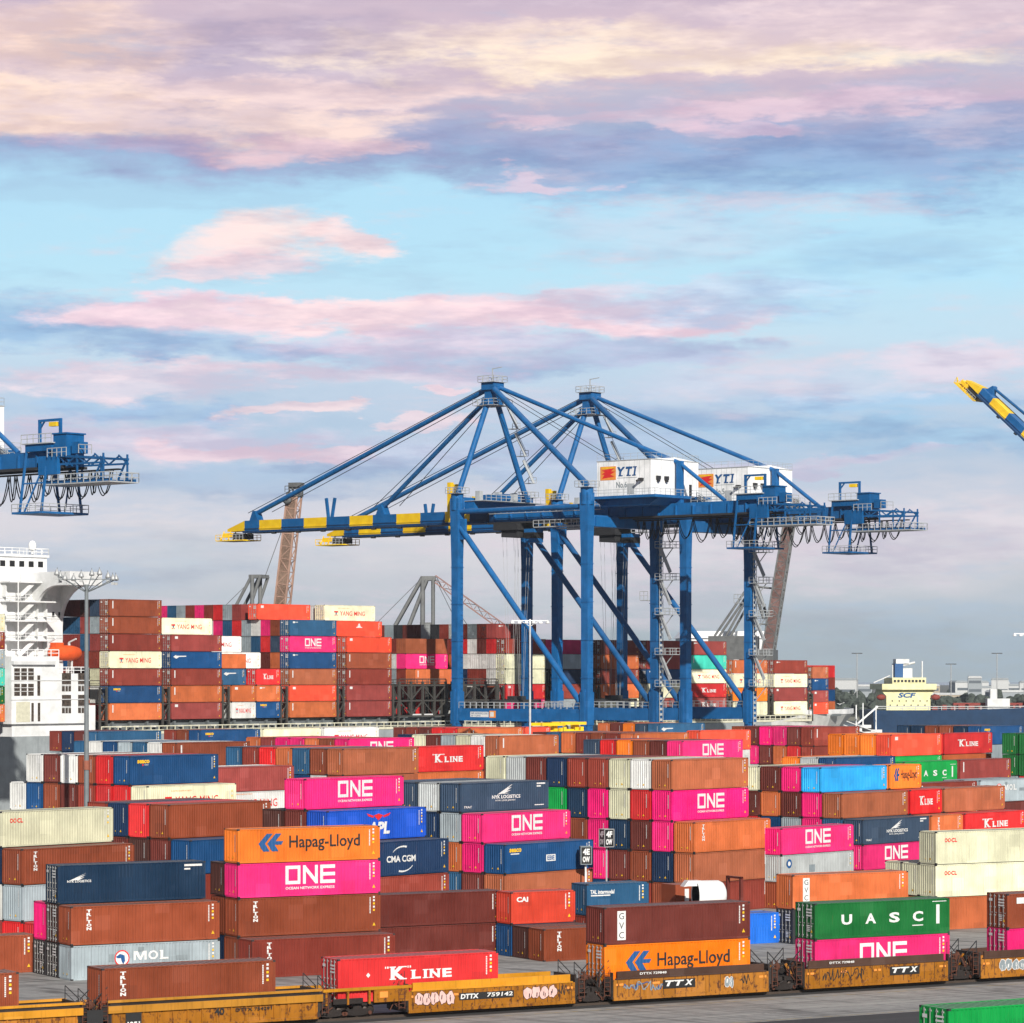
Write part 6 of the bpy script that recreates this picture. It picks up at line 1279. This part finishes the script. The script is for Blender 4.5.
CL = [(250,352,220,13,(150,178,212),.85,1.1),(450,365,180,12,(160,184,214),.8,1.1),(40,330,120,18,(140,176,212),.85,1.1),(150,412,200,12,(160,192,222),.8,1),(560,450,300,16,(160,190,218),.75,1.2),(380,470,260,14,(158,188,216),.75,1.2),(900,400,180,14,(160,196,224),.8,1.1),(150,60,420,60,(226,200,200),.6,1.6),(620,60,420,44,(232,208,204),.6,1.6),(520,150,700,34,(156,160,194),.7,1.2),(800,175,300,55,(140,172,208),.9,1.3),(930,130,160,40,(146,170,206),.6,1),(260,50,260,40,(176,166,190),.8,1.2),(60,45,150,42,(244,214,198),.9,1.3),(60,112,170,36,(248,218,200),.95,.9),(300,95,260,20,(238,212,208),.85,.9),(280,128,230,22,(244,216,204),.9,1),(210,150,190,15,(190,172,196),.7,1),(600,45,330,24,(248,224,206),.95,1.2),(700,62,360,16,(250,226,204),.95,1),(900,30,240,30,(236,214,214),.85,1.2),(820,105,230,12,(224,196,208),.8,.9,-.03),(620,122,110,9,(226,196,206),.8,.8),(780,128,70,8,(216,190,206),.7,.8),(330,150,120,13,(232,198,200),.7,.9),
 (290,238,100,26,(246,222,216),.85,1.1),(230,252,90,20,(244,218,214),.8,1.1),(230,270,80,16,(236,208,212),.8,.8),(350,235,45,16,(244,216,214),.8,.7),(560,178,60,7,(222,198,212),.7,.8),
 (680,235,170,45,(196,208,224),.7,1.5),(880,262,170,30,(172,216,238),.7,1.4),
 (60,315,110,26,(146,180,212),.85,1.1),(200,318,170,22,(240,212,220),1,.8),(420,318,230,20,(245,218,220),1,.7),(610,318,150,20,(242,214,220),1,.7),(430,348,220,22,(224,206,220),.85,1),(640,352,160,18,(182,190,216),.8,1),(330,375,160,14,(222,204,216),.7,1),(120,385,180,22,(236,216,222),.85,.9),(290,412,70,8,(240,214,214),.8,.6),(410,388,45,7,(236,208,214),.8,.6),(160,440,220,24,(218,206,220),.8,1.1),(480,450,220,30,(206,204,220),.6,1.4),(660,300,140,16,(232,212,222),.7,1),(230,448,90,11,(232,206,214),.85,.7),(330,455,60,8,(236,208,214),.7,.7),(120,345,130,14,(160,190,218),.7,1),(240,480,200,18,(164,184,208),.7,1.1),(430,420,45,7,(236,210,214),.7,.7),
 (750,300,180,24,(178,214,236),.8,1.3),(950,365,130,26,(222,208,220),.8,1),(800,385,200,18,(206,210,226),.6,1.2),(820,425,220,16,(152,190,218),.85,1),(960,450,140,18,(158,194,220),.8,1),(690,415,120,20,(164,192,218),.7,1.1),(850,463,120,8,(212,200,216),.6,.9),(560,300,120,10,(226,206,216),.6,.9),(450,300,60,7,(232,208,216),.6,.8),
 (940,540,170,45,(216,208,216),.8,1.4),(760,560,220,35,(206,205,212),.7,1.5),(180,560,240,34,(172,188,200),.6,1.5),(930,630,220,26,(166,178,188),.6,1.5),(560,600,300,36,(202,202,208),.6,1.6)]
for c_ in CL: col = cloud(col, *c_)
# fine wisps over the whole cloud deck, fading into clear sky overhead
# unseen sky to the sides and behind is dimmed to cut fill light
offview_dim = mapr(nt, mth(nt, 'ABSOLUTE', az0), 30, 95, 1.0, .42, True)
col = mixc(nt, mth(nt, 'MULTIPLY', mapr(nt, mth(nt, 'ADD', n4, mth(nt, 'MULTIPLY', mth(nt, 'SUBTRACT', n5, .5), .5)), .52, .72, 0, 1, True), .42), col, lin(226, 208, 218)); # dimming of the out-of-view sky, added to weaken ambient light
offview_dim = mapr(nt, mth(nt, 'ABSOLUTE', az0), 30, 95, 1.0, .42, True)
col = mixc(nt, mth(nt, 'MULTIPLY', mapr(nt, mth(nt, 'ADD', n4, mth(nt, 'MULTIPLY', mth(nt, 'SUBTRACT', n5, .5), .4)), .47, .30, 0, 1, True), .32), col, lin(160, 188, 214))
nis = N(nt, 'ShaderNodeVectorMath', operation='SCALE'); nt.links.new(sky.outputs[0], nis.inputs[0]); nis.inputs['Scale'].default_value = .06
dkv = N(nt, 'ShaderNodeVectorMath', operation='SCALE'); nt.links.new(col, dkv.inputs[0]); nt.links.new(offview_dim, dkv.inputs['Scale']); col = dkv.outputs[0]
fac = mapr(nt, el0, 14, 32, 0, .75, True)
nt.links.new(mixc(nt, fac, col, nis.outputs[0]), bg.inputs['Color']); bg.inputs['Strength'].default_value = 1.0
sl = bpy.data.lights.new('sun', 'SUN'); sl.energy = 4.7; sl.angle = radians(.53); sl.color = (1.0, .955, .88)
so = bpy.data.objects.new('sun', sl); C.objects.link(so)
dv = Vector((sin(radians(SUN_AZ))*cos(radians(SUN_EL)), -cos(radians(SUN_AZ))*cos(radians(SUN_EL)), sin(radians(SUN_EL))))
so.rotation_euler = dv.to_track_quat('Z', 'Y').to_euler(); so.location = (40, -40, 80)
cam = bpy.data.cameras.new('camera'); co = bpy.data.objects.new('camera', cam); C.objects.link(co); S.camera = co
co.location = (0, 0, CAMH); co.rotation_euler = (radians(90), 0, 0)
cam.sensor_width = 36; cam.sensor_fit = 'HORIZONTAL'; cam.lens = 36*F_PX/1024; cam.shift_y = (YH-511.5)/1024; cam.clip_start = 1; cam.clip_end = 30000
S.view_settings.view_transform = 'Standard'; S.view_settings.look = 'None'; S.view_settings.exposure = 0.14; S.view_settings.gamma = 1.0
